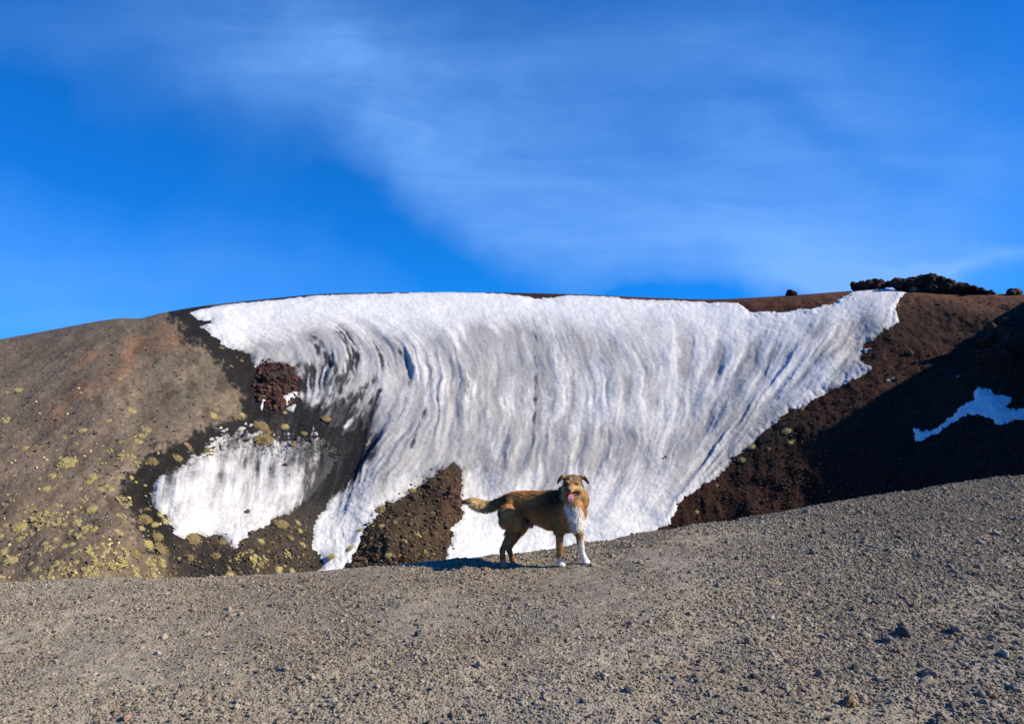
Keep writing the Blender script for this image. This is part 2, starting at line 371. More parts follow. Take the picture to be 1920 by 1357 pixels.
DARK_BANDS = [  # ash-covered furrows in the snow (polyline, half width, strength)
    ([(640, 625), (658, 650), (662, 680), (652, 705), (638, 735)], 10, .85), ([(690, 635), (715, 660), (712, 700), (690, 730), (665, 750)], 8, .5), ([(585, 640), (606, 675), (600, 730), (585, 765)], 10, .5), ([(618, 680), (628, 712), (618, 750)], 8, .55), ([(735, 640), (762, 680), (768, 740), (745, 790)], 5, .35), ([(560, 690), (575, 730), (570, 760)], 8, .5),
    ([(672, 745), (655, 765), (640, 800), (632, 850)], 10, 1.15), ([(708, 740), (690, 780), (676, 830), (672, 880)], 8, 1.0), ([(610, 765), (600, 785)], 6, .9), ([(640, 758), (628, 770)], 7, .9),
    ([(700, 820), (695, 860), (690, 890)], 9, .7), ([(580, 700), (570, 730)], 14, .8), ([(810, 740), (790, 800), (770, 850)], 4, .45), ([(880, 680), (876, 760)], 3, .4), ([(1003, 610), (1006, 700), (1000, 800)], 6, .3),
    ([(640, 800), (625, 880), (610, 930)], 16, .7), ([(560, 640), (600, 650)], 14, .3), ([(815, 700), (822, 780), (790, 850)], 3, .35)]
def snow_field(px, py):
    u = flow_u(px, py); v = py
    u = u+7*(1-.6*sstep(1250, 1450, px))*fbm(px/55, py/50, 2, 191)+2.6*fbm(px/22, py/22, 2, 193)+1.8*fbm(px/9, py/8, 2, 195)
    streak = fbm(u/17, v/160, 3, 101)+.5*fbm(u/6, v/60, 2, 107)
    d = sdf_poly(px, py, SNOW_MAIN)
    edge = 4.5*fbm(px/18, py/9, 4, 61)+2.4*fbm(px/6, py/3.2, 2, 67)+1.6*fbm(px/3, py/2, 2, 68)
    edge = edge*(1-.6*sstep(625, 590, py)*sstep(1500, 1400, px))
    dark = np.zeros_like(d)
    bn = fbm(u/5, v/45, 3, 181)+.5*fbm(px/9, py/9, 2, 183)
    for pts, w, s in DARK_BANDS: dark = np.maximum(dark, s*np.exp(-(dist_line(px, py, pts)/(w*1.15))**2)*np.clip(.75+1.0*bn, 0, 1.2))
    wl = gauss(px, py, 630, 800, 90, 130)           # torn, streaky lower-left margin
    rocky = sstep(0, 1, gauss(px, py, 650, 1030, 60, 60)+gauss(px, py, 700, 980, 50, 50))
    t = d + edge*np.clip(1, 0, 1) + 16*streak*wl - 14*np.maximum(dark-.75, 0) + rocky*5*fbm(px/6, py/6, 2, 91)
    left = sdf_poly(px, py, SNOW_LEFT)
    top = sstep(885, 835, py)                        # crusty, speckled upper edge of the left patch
    tl = left + edge*1.2 + top*(34*fbm(px/9, py/3.4, 3, 77)+ 14*fbm(px/4, py/2.2, 2, 79)-6)
    both = np.maximum(t, tl)
    for b in SNOW_BITS: both = np.maximum(both, sdf_poly(px, py, b)+edge*.25)
    both = np.maximum(both, sdf_poly(px, py, SNOW_SHADE)+edge*.4)
    return both, t, tl, u, streak, dark, wl

def far_colors(P, px, py):
    X, Y, Z = P[..., 0], P[..., 1], P[..., 2]
    c = np.array
    g = lambda k, s, o=3: fbm(px/s, py/s, o, k)
    base = c([.128, .105, .087])*np.ones(px.shape+(1,))
    def mixc(m, col):
        nonlocal base
        m = np.clip(m, 0, 1)[..., None]; base = base*(1-m)+c(col)*m
    # downhill streaks of tint on the left slope run from upper right to lower left
    s1 = fbm((px*.62+py*.78)/26, (px*.78-py*.62)/170, 4, 201)
    s2 = fbm((px*.62+py*.78)/60, (px*.78-py*.62)/260, 3, 203)
    mixc(.55+.9*s2, [.115, .098, .080]); mixc(sstep(0, .5, s1)*.85, [.185, .150, .120]); mixc(sstep(.1, .6, -s1)*.6, [.085, .074, .063])
    mixc(gauss(px, py, 230, 640, 170, 45, -15)*.8*(.7+s1), [.085, .086, .068])
    for (a, b, w, k) in [((330, 622), (215, 690), 20, .75), ((262, 655), (205, 690), 18, .8), ((215, 705), (110, 760), 12, .95), ((175, 660), (125, 706), 9, .7), ((120, 755), (60, 840), 16, .45), ((300, 630), (340, 640), 26, .5)]:
        mixc(.62*k*np.exp(-(dist_line(px, py, [a, b])/(1.3*w))**2)*(.75+1.3*g(205, 22)+.5*s1), [.200, .108, .070])
    mixc(gauss(px, py, 60, 900, 130, 160)*.5, [.150, .122, .098])
    mixc(gauss(px, py, 340, 740, 100, 90)*.8*(.8+g(207, 14)), [.100, .094, .078])
    mixc(sstep(.18, .42, g(209, 26, 5))*.75*sstep(560, 700, py)*sstep(60, 200, px), [.062, .050, .043]); mixc(sstep(.3, .5, fbm(px/8, py/5, 3, 210))*.6*gauss(px, py, 330, 700, 130, 90), [.035, .03, .027]); mixc(sstep(.15, .5, fbm((px*.62+py*.78)/9, (px*.78-py*.62)/60, 3, 212))*.35, [.18, .155, .13])
    # damp dark ash along the snow and in the gully
    db, t, tl, u, streak, dark, wl = snow_field(px, py)
    L = dist_line(px, py, [(352, 575), (372, 610), (440, 670), (490, 740), (480, 800), (400, 830), (300, 870), (270, 910), (290, 980), (330, 1020), (400, 1060), (440, 1090)])
    mixc(sstep(1.12, .74, L/(30+16*g(211, 40))+.6*g(213, 14, 5)+.45*g(218, 5, 3))*(px < 620), [.042, .036, .032])
    gp = sstep(430, 500, px)*sstep(1250, 1100, px); mixc(gp, [.030, .029, .033]); mixc(gp*sstep(.1, .45, fbm(px/3.2+.1*py, py/38, 3, 214))*.55, [.10, .10, .105]); mixc(gp*sstep(.1, .4, g(216, 9, 4))*.5, [.055, .045, .038])
    gm = sstep(-40, 10, sdf_poly(px, py, [(330, 1110), (335, 1040), (350, 1010), (440, 1040), (470, 1010), (560, 965), (590, 960), (590, 1110)]))
    mixc(gm*.9, [.062, .050, .040]); mixc(gm*sstep(.0, .5, g(215, 12, 4))*.8, [.085, .062, .045]); mixc(gm*gauss(px, py, 410, 1060, 70, 50)*.8, [.03, .028, .026])
    mm = sstep(-8, 8, sdf_poly(px, py, MOUND)+6*g(217, 12)); mixc(mm, [.062, .046, .034])
    mixc(mm*sstep(0, .5, g(219, 10, 4))*.8, [.095, .068, .043]); mixc(mm*gauss(px, py, 855, 955, 30, 60)*.6, [.095, .052, .038])
    mixc(gauss(px, py, 515, 720, 36, 42)*1.3*(.8+g(221, 9)), [.070, .032, .024])
    # red-brown cinder on the right wall and the far crest
    rw = sstep(1150, 1260, px); mixc(rw, [.072, .029, .020])
    mixc(rw*sstep(-.1, .5, g(223, 60, 4))*.6, [.095, .046, .032]); mixc(rw*gauss(px, py, 1800, 590, 150, 40)*.5, [.085, .050, .034])
    mixc(rw*sstep(.05, .5, g(225, 9, 4))*.6, [.030, .017, .014]); mixc(rw*sstep(.05, .5, g(226, 7, 4))*.4, [.115, .075, .05])
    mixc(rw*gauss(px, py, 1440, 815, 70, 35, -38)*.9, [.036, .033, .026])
    mixc(gauss(px, py, 1430, 565, 170, 14)*.9, [.105, .042, .026])
    cr = sstep(9, 3, py-RIMQ(px))*sstep(380, 480, px)*sstep(1000, 900, px); mixc(cr, [.03, .026, .025])
    cr2 = sstep(16, 8, py-RIMQ(px))*sstep(900, 1000, px); mixc(cr2, [.085, .040, .028])
    dk_ = np.clip(1.15*sstep(1.12, .74, L/(34+16*g(211, 40))+.6*g(213, 14, 5)+.45*g(218, 5, 3))*(px < 620)+sstep(470, 560, px)*sstep(1150, 1100, px), 0, 1)*(1-mm)
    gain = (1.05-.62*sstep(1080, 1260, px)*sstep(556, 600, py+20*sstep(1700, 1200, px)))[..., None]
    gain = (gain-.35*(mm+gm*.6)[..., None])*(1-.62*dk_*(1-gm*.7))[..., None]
    return np.clip(base*gain*np.array([1.04, .94, .80])**(1-.9*dk_[..., None])*(1+.35*g(227, 4, 3))[..., None], .006, 1)

def build_far():
    xs = np.concatenate([np.arange(-1400, -60, 30.), np.arange(-60, 1985, 2.9), np.arange(1985, 2300, 12.), np.arange(2300, 3200, 45.)])
    nt = 250; t = np.linspace(0, 1, nt)**1.12
    rr = rim_row(xs); PX = np.tile(xs, (nt, 1)); PY = rr[None]+t[:, None]*(1275-rr[None])
    P = surf(PX.ravel(), PY.ravel()).reshape(nt, len(xs), 3)
    n = normals_grid(P); d = terr_disp(P, PX, PY)*(1-.9*sstep(2, 22, snow_field(PX, PY)[0]))
    P = P+n*d[..., None]
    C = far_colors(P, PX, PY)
    # outer flank falling away behind the crest
    back = []
    for k in range(10, 0, -1):
        q = P[0].copy(); dd = 2.2*k**1.4; q[:, 0] *= 1+dd/q[:, 1]; q[:, 1] += dd; q[:, 2] -= .45*(np.sqrt(dd*dd+25)-5)+.004*dd*dd
        q[:, 2] += .2*fbm(q[:, 0]/4, q[:, 1]/4, 3, 5)*min(1, k/3); back.append(q)
    P = np.concatenate([np.array(back), P]); C = np.concatenate([np.repeat(C[:1], 10, 0), C])
    V = P.reshape(-1, 3)
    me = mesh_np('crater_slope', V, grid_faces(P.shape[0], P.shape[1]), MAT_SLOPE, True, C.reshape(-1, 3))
    o = link(bpy.data.objects.new('crater_slope', me)); tag(o, kind='structure')
    return o
FAR = build_far()

SNOW_WHITE = np.array([.75, .735, .715])
def snow_patch(x0, x1, y0, y1, step, pick, label, name='snow_patch', thick=1.0, straight=False, clean=False):
    xs = np.arange(x0, x1, step); nt = int((y1-y0)/step)
    rr = np.maximum(rim_row(xs), y0); t = np.linspace(0, 1, nt)
    PX = np.tile(xs, (nt, 1)); PY = rr[None]+t[:, None]*(y1-rr[None])
    P = surf(PX.ravel(), PY.ravel()).reshape(nt, len(xs), 3)
    n = normals_grid(P); both, tm, tl, u, streak, dark, wl = snow_field(PX, PY)
    if straight: u = PX+.12*(PY-900)+6*fbm(PX/40, PY/60, 2, 171); dark = dark*0; wl = wl*sstep(560, 640, PX)
    f = pick(PX, PY, both, tm, tl)
    th = .010*np.clip(f, -14, 6)+.10*(1-np.exp(-np.clip(f, 0, 200)/18.))+.0045*np.clip(f, 0, 60)
    th = th*thick
    v = PY
    mid = sstep(575, 680, PY)*sstep(1010, 860, PY)
    core = sstep(2, 22, f)
    mod = .35+1.1*sstep(-.35, .5, fbm(u/75, v/95, 2, 173))
    furrow = mod*(1.0*fbm(u/46, v/170, 2, 131)+.85*fbm(u/21, v/85, 2, 133)+.45*fbm(u/10, v/70, 2, 137))
    sw = gauss(PX, PY, 700, 740, 150, 160)
    relief_ = core*mid*(.135+.15*sw-.01*sstep(1250, 1400, PX))*furrow + core*.02*fbm(u/5, v/14, 3, 139) + core*.02*fbm(PX/4, PY/3, 3, 141)+core*.10*fbm(PX/60, PY/30, 3, 175)
    relief_ += -core*.15*dark*sw + core*.06*gauss(PX, PY, 1450, 615, 120, 16)*fbm(PX/14, PY/5, 3, 143)
    rp = gauss(PX, PY, 1600, 640, 60, 60)
    relief_ += core*.05*rp*fbm(PX/7, PY/4, 2, 145)
    relief_ = np.maximum(relief_, -.55*np.maximum(th, 0)-.02-.10*dark)
    P2 = P+n*(terr_disp(P, PX, PY)*(.10+.9*(1-core))+th+relief_)[..., None]
    # ash lying on the snow
    g = lambda k, s, o=3: fbm(PX/s, PY/s, o, k)
    s = fbm(u/15, v/75, 4, 151); s3 = .75*fbm(u/4.2, v/20, 3, 153); sb = fbm(u/34, v/70, 3, 155)
    dirt = .20*gauss(PX, PY, 1000, 690, 260, 70)+.30*gauss(PX, PY, 960, 655, 170, 40)+.50*gauss(PX, PY, 600, 665, 70, 45)+.46*gauss(PX, PY, 1080, 850, 270, 44, 3)+.34*gauss(PX, PY, 900, 830, 120, 100)
    dirt += .42*gauss(PX, PY, 655, 780, 60, 90)+.32*gauss(PX, PY, 760, 850, 80, 60)+.45*rp+.32*gauss(PX, PY, 1400, 800, 80, 50)+.5*gauss(PX, PY, 500, 668, 60, 14)+.3*gauss(PX, PY, 560, 850, 70, 40)+.22*gauss(PX, PY, 430, 850, 120, 45)
    fr = sstep(.05, -.55, furrow)*mid                                     # ash gathers in the furrows
    dirt = dirt*(1+.7*s+.6*s3+.6*sb)+.14*np.maximum(s, 0)*mid+.34*fr+.12*s3*mid+.06*mid+.05+.08*np.maximum(g(165, 60, 4), 0)+.10*g(167, 5, 3)
    dirt = np.minimum(dirt*1.35+.07*mid*(1+.8*sb), .68+.15*s3)
    if straight: dirt = dirt*.7+.27+.30*s*sstep(950, 860, PY)+.15*fbm(u/8, v/50, 3, 157)+.10*s+.12*g(169, 14, 3)
    dirt += 1.0*dark*(.75+.8*s3+.5*s)*sstep(.05, .4, dark)
    wl2 = gauss(PX, PY, 660, 830, 55, 130); dirt += .9*wl2*sstep(60, 0, f)*(.7+.9*s+.5*s3)
    if straight: dirt += 1.1*sstep(560, 640, PX+.5*(PY-860))*(.8+.6*s3)*sstep(60, 5, f)
    dirt += .5*wl*sstep(14, 2, f)+.2*sstep(5, 0, f)
    sp = sstep(.38, .52, g(157, 3.0, 2))*sstep(880, 830, PY)*gauss(PX, PY, 500, 840, 130, 45); dirt += .8*sp
    sp2 = sstep(.52, .62, fbm(PX/3.6, PY/3.6, 2, 163))*(gauss(PX, PY, 560, 860, 60, 45)+.5*gauss(PX, PY, 660, 1000, 60, 80)); dirt += .8*sp2
    if clean: dirt = .12*dirt-.18
    dirt = np.clip(dirt, -.2, 1.2)[..., None]
    grey = np.array([.155, .147, .142]); dk = np.array([.030, .028, .029])
    C = SNOW_WHITE*(1-np.minimum(dirt, 1))+grey*np.minimum(dirt, 1); k = sstep(.72, 1.15, dirt); C = C*(1-k)+dk*k
    C = C*(1+.05*g(159, 2.5, 2))[..., None]
    keep = (f > -12)
    V = P2.reshape(-1, 3); Fc = grid_faces(nt, len(xs), keep)
    V, Fc, C = compact(V, Fc, C.reshape(-1, 3))
    me = mesh_np(name, V, Fc, MAT_SNOW, True, C)
    o = link(bpy.data.objects.new(name, me)); tag(o, label, 'snow patch'); return o
snow_patch(345, 1712, 530, 1095, 2.0, lambda x, y, b, m, l: np.maximum(m, np.where(x > 1450, sdf_poly(x, y, SNOW_BITS[0]), -99)), 'huge dirty white snowfield draped over the crater wall behind the dog', thick=1.0)
snow_patch(275, 650, 795, 1045, 1.6, lambda x, y, b, m, l: np.minimum(l, 40), 'smaller snow patch with speckled top edge, low on the left between yellow plants', straight=True)
snow_patch(1695, 2000, 715, 835, 1.8, lambda x, y, b, m, l: sdf_poly(x, y, SNOW_SHADE)+5*fbm(x/11, y/7, 4, 61)+3*fbm(x/4, y/2.5, 2, 62), 'blue shaded snow patch on the dark right wall of the crater', clean=True)
for bi, lb in ((1, 'tiny snow scrap beside the right edge of the big snowfield'), (2, 'small snow scrap on the line where the right wall falls into shadow'), (3, 'tiny snow scrap up in the shade above the blue snow patch'),
               (4, 'ragged snow scrap right of the red lava outcrop in the snowfield'), (5, 'thin upright snow scrap at the left foot of the red lava outcrop'), (7, 'small snow scrap under the red lava outcrop')):
    pl = SNOW_BITS[bi]; xs_ = [p[0] for p in pl]; ys_ = [p[1] for p in pl]
    snow_patch(min(xs_)-10, max(xs_)+10, min(ys_)-10, max(ys_)+10, 1.2, (lambda pl: lambda x, y, b, m, l: sdf_poly(x, y, pl)*2+2+2.5*fbm(x/4, y/4, 2, 61))(pl), lb, thick=1.3)

# ------------------------------------------------------------------ ridge out of frame that throws the shade on the right wall
def build_ridge():
    bp = [(1930, 560), (1850, 605), (1800, 650), (1740, 688), (1650, 740), (1580, 785), (1522, 822), (1535, 880), (1590, 945)]
    B = surf([p[0] for p in bp], [p[1] for p in bp]); crest = []
    for P in B:
        q = .92; t = (q*P[1]-P[0])/(S[0]-q*S[1]); crest.append(P+t*S)
    crest = np.array(crest)
    crest = crest[np.argsort(-crest[:, 1])]
    a = crest[0]+(crest[0]-crest[1])/np.linalg.norm(crest[0]-crest[1])*14; a[2] = crest[0][2]-3
    e = crest[-1]; tail = np.array([e+np.array([-4, -9, -3.5]), e+np.array([-9, -22, -8.])])
    crest = np.concatenate([[a], crest, tail])
    s = np.concatenate([[0], np.cumsum(np.linalg.norm(np.diff(crest, axis=0), axis=1))])
    n = 160; ss = np.linspace(0, s[-1], n); cr = np.stack([np.interp(ss, s, crest[:, k]) for k in range(3)], 1)
    prof = np.concatenate([-np.linspace(1, 0, 36), np.linspace(0, 1, 24)[1:]]); rows = []
    for w in prof:
        if w <= 0:
            foot_q = .735; Y = cr[:, 1]; f = np.stack([foot_q*Y, Y, cr[:, 2]-(.92-foot_q)*Y*1.25-2], 1)
            k = -w; row = cr*(1-k)+f*k
        else:
            row = cr+w*np.array([40, 6, -24.])
        rows.append(row)
    P = np.array(rows); n_ = normals_grid(P)
    am = (1-np.exp(-np.abs(prof)/.12))[:, None]
    P = P+n_*((1.3*fbm(P[..., 0]/7, P[..., 1]/7, 4, 33)+.35*fbm(P[..., 1]/1.6, P[..., 2]/1.6, 3, 34))*(am*.9+.06))[..., None]
    C = np.array([.06, .032, .023])*(1+.5*fbm(P[..., 0]/2, P[..., 1]/2, 3, 35))[..., None]
    me = mesh_np('crater_ridge', P.reshape(-1, 3), grid_faces(P.shape[0], P.shape[1]), MAT_SLOPE, True, C.reshape(-1, 3))
    tag(link(bpy.data.objects.new('crater_ridge', me)), kind='structure')
build_ridge()

# ------------------------------------------------------------------ near rim: the gravel ground
NX = [-2600, -900, 0, 130, 240, 420, 600, 700, 830, 950, 1042, 1093, 1130, 1200, 1290, 1400, 1500, 1600, 1700, 1800, 1920, 2600, 4500]
NR = [1180, 1130, 1105, 1101, 1096, 1092.5, 1086, 1077, 1067, 1051.5, 1040, 1029, 1022.5, 1005, 990, 975, 958, 942, 925, 907, 890, 850, 820]
NYX = [-2600, -900, 0, 400, 700, 830, 895, 950, 1100, 1300, 1600, 1920, 2600, 4500]; NYY = [4.6, 5.1, 5.5, 5.65, 5.75, 5.85, 6.05, 6.38, 6.62, 7.2, 8.3, 9.8, 12.5, 15]
def near_z(px, Y):
    Yr = smooth_interp(px, NYX, NYY); rr = smooth_interp(px, NX, NR); zr = EYE+(CY-rr)/F*Yr
    k = Y/Yr
    z = np.where(k <= 1, zr*np.clip(k, 0, 1)**6, 0)
    d = np.maximum(Y-Yr, 0); s0 = 6*zr/Yr
    zo = zr+np.minimum(s0, -.05)*0*d-.62*(np.sqrt(d*d+.8)-math.sqrt(.8))-.02*d
    return np.where(k <= 1, z, zo)
def near_disp(X, Y):
    d = .035*fbm(X/1.3, Y/1.3, 3, 301)+.018*fbm(X/.32, Y/.32, 3, 303)
    return d+.006*fbm(X/.07, Y/.07, 3, 305)
def near_col(X, Y):
    px = CX+X/np.maximum(Y, .5)*F
    c = np.array([.290, .246, .185])*np.ones(X.shape+(1,))
    def mx(m, col):
        nonlocal c
        m = np.clip(m, 0, 1)[..., None]; c = c*(1-m)+np.array(col)*m
    mx(sstep(-.3, .5, fbm(X/1.6, Y/1.6, 3, 311))*.7, [.205, .170, .136]); mx(sstep(0, .5, fbm(X/.8, Y/.8, 4, 313))*.5, [.27, .245, .215])
    mx(sstep(0, -.5, fbm(X/1.1, Y/.7, 4, 315))*.5, [.160, .138, .115])
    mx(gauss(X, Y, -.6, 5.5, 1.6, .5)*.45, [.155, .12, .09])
    mx(sstep(1., 4, X)*.45, [.17, .155, .135])
    return c*1.12*np.array([.98, .97, .93])*(1+.25*fbm(X/.05, Y/.05, 2, 317))[..., None]
def build_near():
    q = np.concatenate([np.linspace(-2.4, -.8, 50)[:-1], np.linspace(-.8, .8, 900), np.linspace(.8, 2.4, 50)[1:]])
    px = CX+q*F
    k = np.concatenate([np.linspace(.08, .30, 18)[:-1], np.linspace(.30, 1.03, 640), 1.03+np.linspace(0, 1, 60)[1:]**2*3.3])
    PX = np.tile(px, (len(k), 1)); Y = k[:, None]*smooth_interp(px, NYX, NYY)[None]; X = (PX-CX)/F*Y
    Z = near_z(PX, Y)+near_disp(X, Y)
    P = np.stack([X, Y, Z], -1); C = near_col(X, Y)
    P0 = P[0].copy(); back = []
    for j in range(6, 0, -1):
        r = P0.copy(); r[:, 0] *= 1+.2*j*j; r[:, 1] -= 1.5*j*j; r[:, 2] = -.02*j; back.append(r)
    P = np.concatenate([np.array(back), P]); C = np.concatenate([np.repeat(C[:1], 6, 0), C])
    me = mesh_np('gravel_ground', P.reshape(-1, 3), grid_faces(P.shape[0], P.shape[1]), MAT_NEAR, True, C.reshape(-1, 3))
    tag(link(bpy.data.objects.new('ground', me)), kind='structure')
build_near()
def near_hit(px, py):
    Y = np.linspace(2.5, 12, 1900); pxx = np.full(Y.shape, float(px)); X = (pxx-CX)/F*Y
    g = near_z(pxx, Y)+near_disp(X, Y); r = EYE+(CY-py)/F*Y
    k = int(np.argmax(r <= g)) if (r <= g).any() else int(np.argmin(r-g))
    return np.array([X[k], Y[k], g[k]])

# stones -------------------------------------------------------------
def stone_templates(sub, n, seed, amp=.35):
    V, Fc = ICO[sub]; out = []
    for k in range(n):
        r = 1+amp*fbm3(V[:, 0]*1.3+k*7.1, V[:, 1]*1.3+seed, V[:, 2]*1.3, 3, seed+k)
        W = V*r[:, None]
        for j in range(5):                         # a few flat broken faces
            nrm = np.random.default_rng(seed*31+k*7+j).normal(size=3); nrm /= np.linalg.norm(nrm)
            h = W@nrm; lim = .62+.2*((j*37+k*11) % 10)/10
            W = W-np.maximum(h-lim, 0)[:, None]*nrm
        out.append(W)
    return out, Fc
def scatter(name, C3, rad, cols, sub, seed, mat, smooth=False, squash=(.8, 1.0, .62), amp=.35):
    T, Fc = stone_templates(sub, 10, seed, amp); T = np.array(T); r = np.random.default_rng(seed)
    n = len(C3); k = r.integers(0, len(T), n); V = T[k]                       # n,v,3
    sc = np.stack([r.uniform(squash[0], 1.25, n), r.uniform(squash[0], 1.1, n), r.uniform(squash[2], 1.0, n)], 1)*rad[:, None]
    V = V*sc[:, None, :]
    a = r.uniform(0, 2*np.pi, n); ca, sa = np.cos(a), np.sin(a); b = r.normal(0, .5, n); cb, sb = np.cos(b), np.sin(b)
    V = np.stack([V[..., 0], V[..., 1]*cb[:, None]-V[..., 2]*sb[:, None], V[..., 1]*sb[:, None]+V[..., 2]*cb[:, None]], -1)
    V = np.stack([V[..., 0]*ca[:, None]-V[..., 1]*sa[:, None], V[..., 0]*sa[:, None]+V[..., 1]*ca[:, None], V[..., 2]], -1)
    V = V+C3[:, None, :]
    nv = V.shape[1]; FF = (Fc[None]+(np.arange(n)*nv)[:, None, None]).reshape(-1, 3)
    CC = np.repeat(cols, nv, 0)
    return mesh_np(name, V.reshape(-1, 3), FF, mat, smooth, CC)
def pebble_colors(n, r):
    c = np.array([.305, .262, .200])*np.ones((n, 1)); u = r.random(n)
    c[u < .10] = [.36, .31, .24]; c[(u > .10) & (u < .24)] = [.28, .225, .17]; c[(u > .24) & (u < .252)] = [.29, .18, .14]; c[(u > .27) & (u < .45)] = [.12, .105, .09]; c[(u > .45) & (u < .465)] = [.36, .34, .28]
    return c*np.array([1.01, .99, .955])*r.uniform(.7, 1.22, (n, 1))
def build_gravel():
    r = np.random.default_rng(11)
    def pts(n, kmin=.5):
        q = r.uniform(-1.0, 1.15, n); px = CX+q*F; Yr = smooth_interp(px, NYX, NYY)
        Y = np.sqrt(r.uniform(2.75**2, (Yr*1.06)**2)); X = q*Y; w_ = r.random(n) < ((Yr*1.06)**2-2.75**2)/90.; px, X, Y = px[w_], X[w_], Y[w_]
        return px, X, Y
    meshes = []
    for n, lo, hi, pw, sub, seed in ((560000, .0040, .0085, 1.5, 1, 3), (122000, .0075, .017, 2.2, 1, 4), (7000, .013, .030, 3.2, 2, 5)):
        px, X, Y = pts(n, .44)
        dens = .50+.9*fbm(X/.55, Y/.55, 4, 331)+.35*fbm(X/1.7, Y/1.7, 2, 333)+.22*sstep(1., 4, X)+.12*gauss(X, Y, .2, 4.2, 2, 1)
        if sub > 1 or lo > .008: dens = dens-.12+.30*gauss(X, Y, 2.4, 3.9, 1.3, .8)
        dens = dens-(.45*sstep(1.5, -1, X) if sub > 1 else 0)+(.25*sstep(0, 3, X) if lo > .006 else 0)+.5*np.maximum(0, fbm(X/.3, Y/.3, 3, 335))
        k = r.random(len(X)) < np.clip(dens, .05, 1); px, X, Y = px[k], X[k], Y[k]; m = len(X)
        rad = lo+(hi-lo)*r.random(m)**pw
        rad *= 1+.25*sstep(1, 4, X)
        Z = near_z(px, Y)+near_disp(X, Y)+rad*r.uniform(-.3, .3, m)
        C = pebble_colors(m, r)*(.45+.5*near_col(X, Y)/np.array([.31, .265, .205]))
        C *= (1-.12*sstep(1, 4, X))[:, None]
        me = scatter('gravel', np.stack([X, Y, Z], 1), rad, C, sub, seed, MAT_STONE)
        tag(link(bpy.data.objects.new('gravel', me)), {3: 'fine grey-brown volcanic gravel covering the foreground', 4: 'coarser grey-brown volcanic pebbles strewn over the foreground', 5: 'fist-sized grey clinker lumps strewn over the foreground'}[seed], 'gravel', kind='stuff')
build_gravel()

def rock_mesh(name, rad, seed, sub=4, sq=(1, 1, .75), amp=.5, col=(.18, .16, .14), rough=.22):
    V, Fc = ICO[sub]; s = seed*3.7
    r = 1+amp*fbm3(V[:, 0]*1.1+s, V[:, 1]*1.1, V[:, 2]*1.1-s, 3, seed)+rough*fbm3(V[:, 0]*3.5, V[:, 1]*3.5+s, V[:, 2]*3.5, 4, seed+3)
    W = V*r[:, None]*np.array(sq)
    g = np.random.default_rng(seed)
    for j in range(6):
        nrm = g.normal(size=3); nrm /= np.linalg.norm(nrm); lim = g.uniform(.62, .85)
        W = W-np.maximum(W@nrm-lim, 0)[:, None]*nrm*.85
    C = np.array(col)*(1+.5*fbm3(V[:, 0]*3+s, V[:, 1]*3, V[:, 2]*3, 3, seed+8))[:, None]
    return mesh_np(name, W*rad, Fc, None, True, np.clip(C, .005, 1))
NEAR_ROCKS = [  # px, py, radius px, colour, label
    (1697, 1183, 17, (.10, .095, .085), 'dark grey angular stone, largest in the upper right of the foreground gravel'),
    (1792, 1178, 15, (.24, .215, .17), 'low pale brown stone right of the large dark angular stone'),
    (1742, 1261, 16, (.24, .19, .155), 'rounded light brown stone at the top of the pale rubble trail'),
    (1593, 1313, 17, (.24, .155, .085), 'crumbly orange-brown clod of lava near the bottom right'),
    (1905, 1287, 15, (.27, .235, .18), 'pale stone cut close to the right edge of the foreground'),
    (1662, 1196, 12, (.15, .14, .13), 'grey stone just left of and below the large dark angular stone'),
    (1884, 1224, 11, (.33, .31, .26), 'whitish stone near the right edge, above the pale rubble'),
    (1855, 1299, 13, (.22, .15, .10), 'brown stone among the pale rubble at the bottom right'),
    (1810, 1198, 11, (.17, .16, .14), 'grey stone under the low pale brown one on the right'),
    (1760, 1355, 14, (.13, .12, .11), 'dark stone on the bottom edge of the photo, right side'),
    (1683, 1218, 11, (.20, .13, .09), 'brown upright stone below the large dark angular stone'),
    (237, 1343, 10, (.36, .21, .165), 'pinkish red stone at the bottom left of the foreground'),
    (296, 1223, 8, (.36, .335, .29), 'pale round pebble alone in the left foreground gravel'),
    (217, 1332, 7, (.32, .20, .155), 'small pink stone just above left of the pinkish red stone'),
    (814, 1290, 9, (.27, .215, .175), 'light brown stone in the foreground below and left of the dog'),
    (784, 1187, 8, (.09, .09, .09), 'small dark stone in the gravel left of the dog'),
    (915, 1336, 9, (.32, .27, .20), 'pale tan stone near the bottom edge, centre left'),
    (849, 1338, 9, (.27, .175, .13), 'reddish stone near the bottom edge left of the pale tan one'),
    (1178, 1291, 10, (.13, .115, .10), 'dark brown stone in the foreground below and right of the dog'),
    (1400, 1290, 9, (.15, .13, .11), 'dark stone standing in the gravel halfway between dog and bottom right'),
    (1330, 1087, 8, (.27, .25, .17), 'small pale olive stone in the gravel right of the dog')]
for i, (px, py, rp, col, lb) in enumerate(NEAR_ROCKS):
    h = near_hit(px, py+rp*.5); R = rp/F*h[1]*.85
    me = rock_mesh('stone', R, 40+i, 4, (1.1, .95, .72), .45, col); me.materials.append(MAT_ROCKS)
    o = link(bpy.data.objects.new('stone', me)); o.location = (h[0], h[1], h[2]+R*.35); o.rotation_euler[2] = i*1.3
    tag(o, lb, 'stone', 'larger stones lying in the foreground gravel')

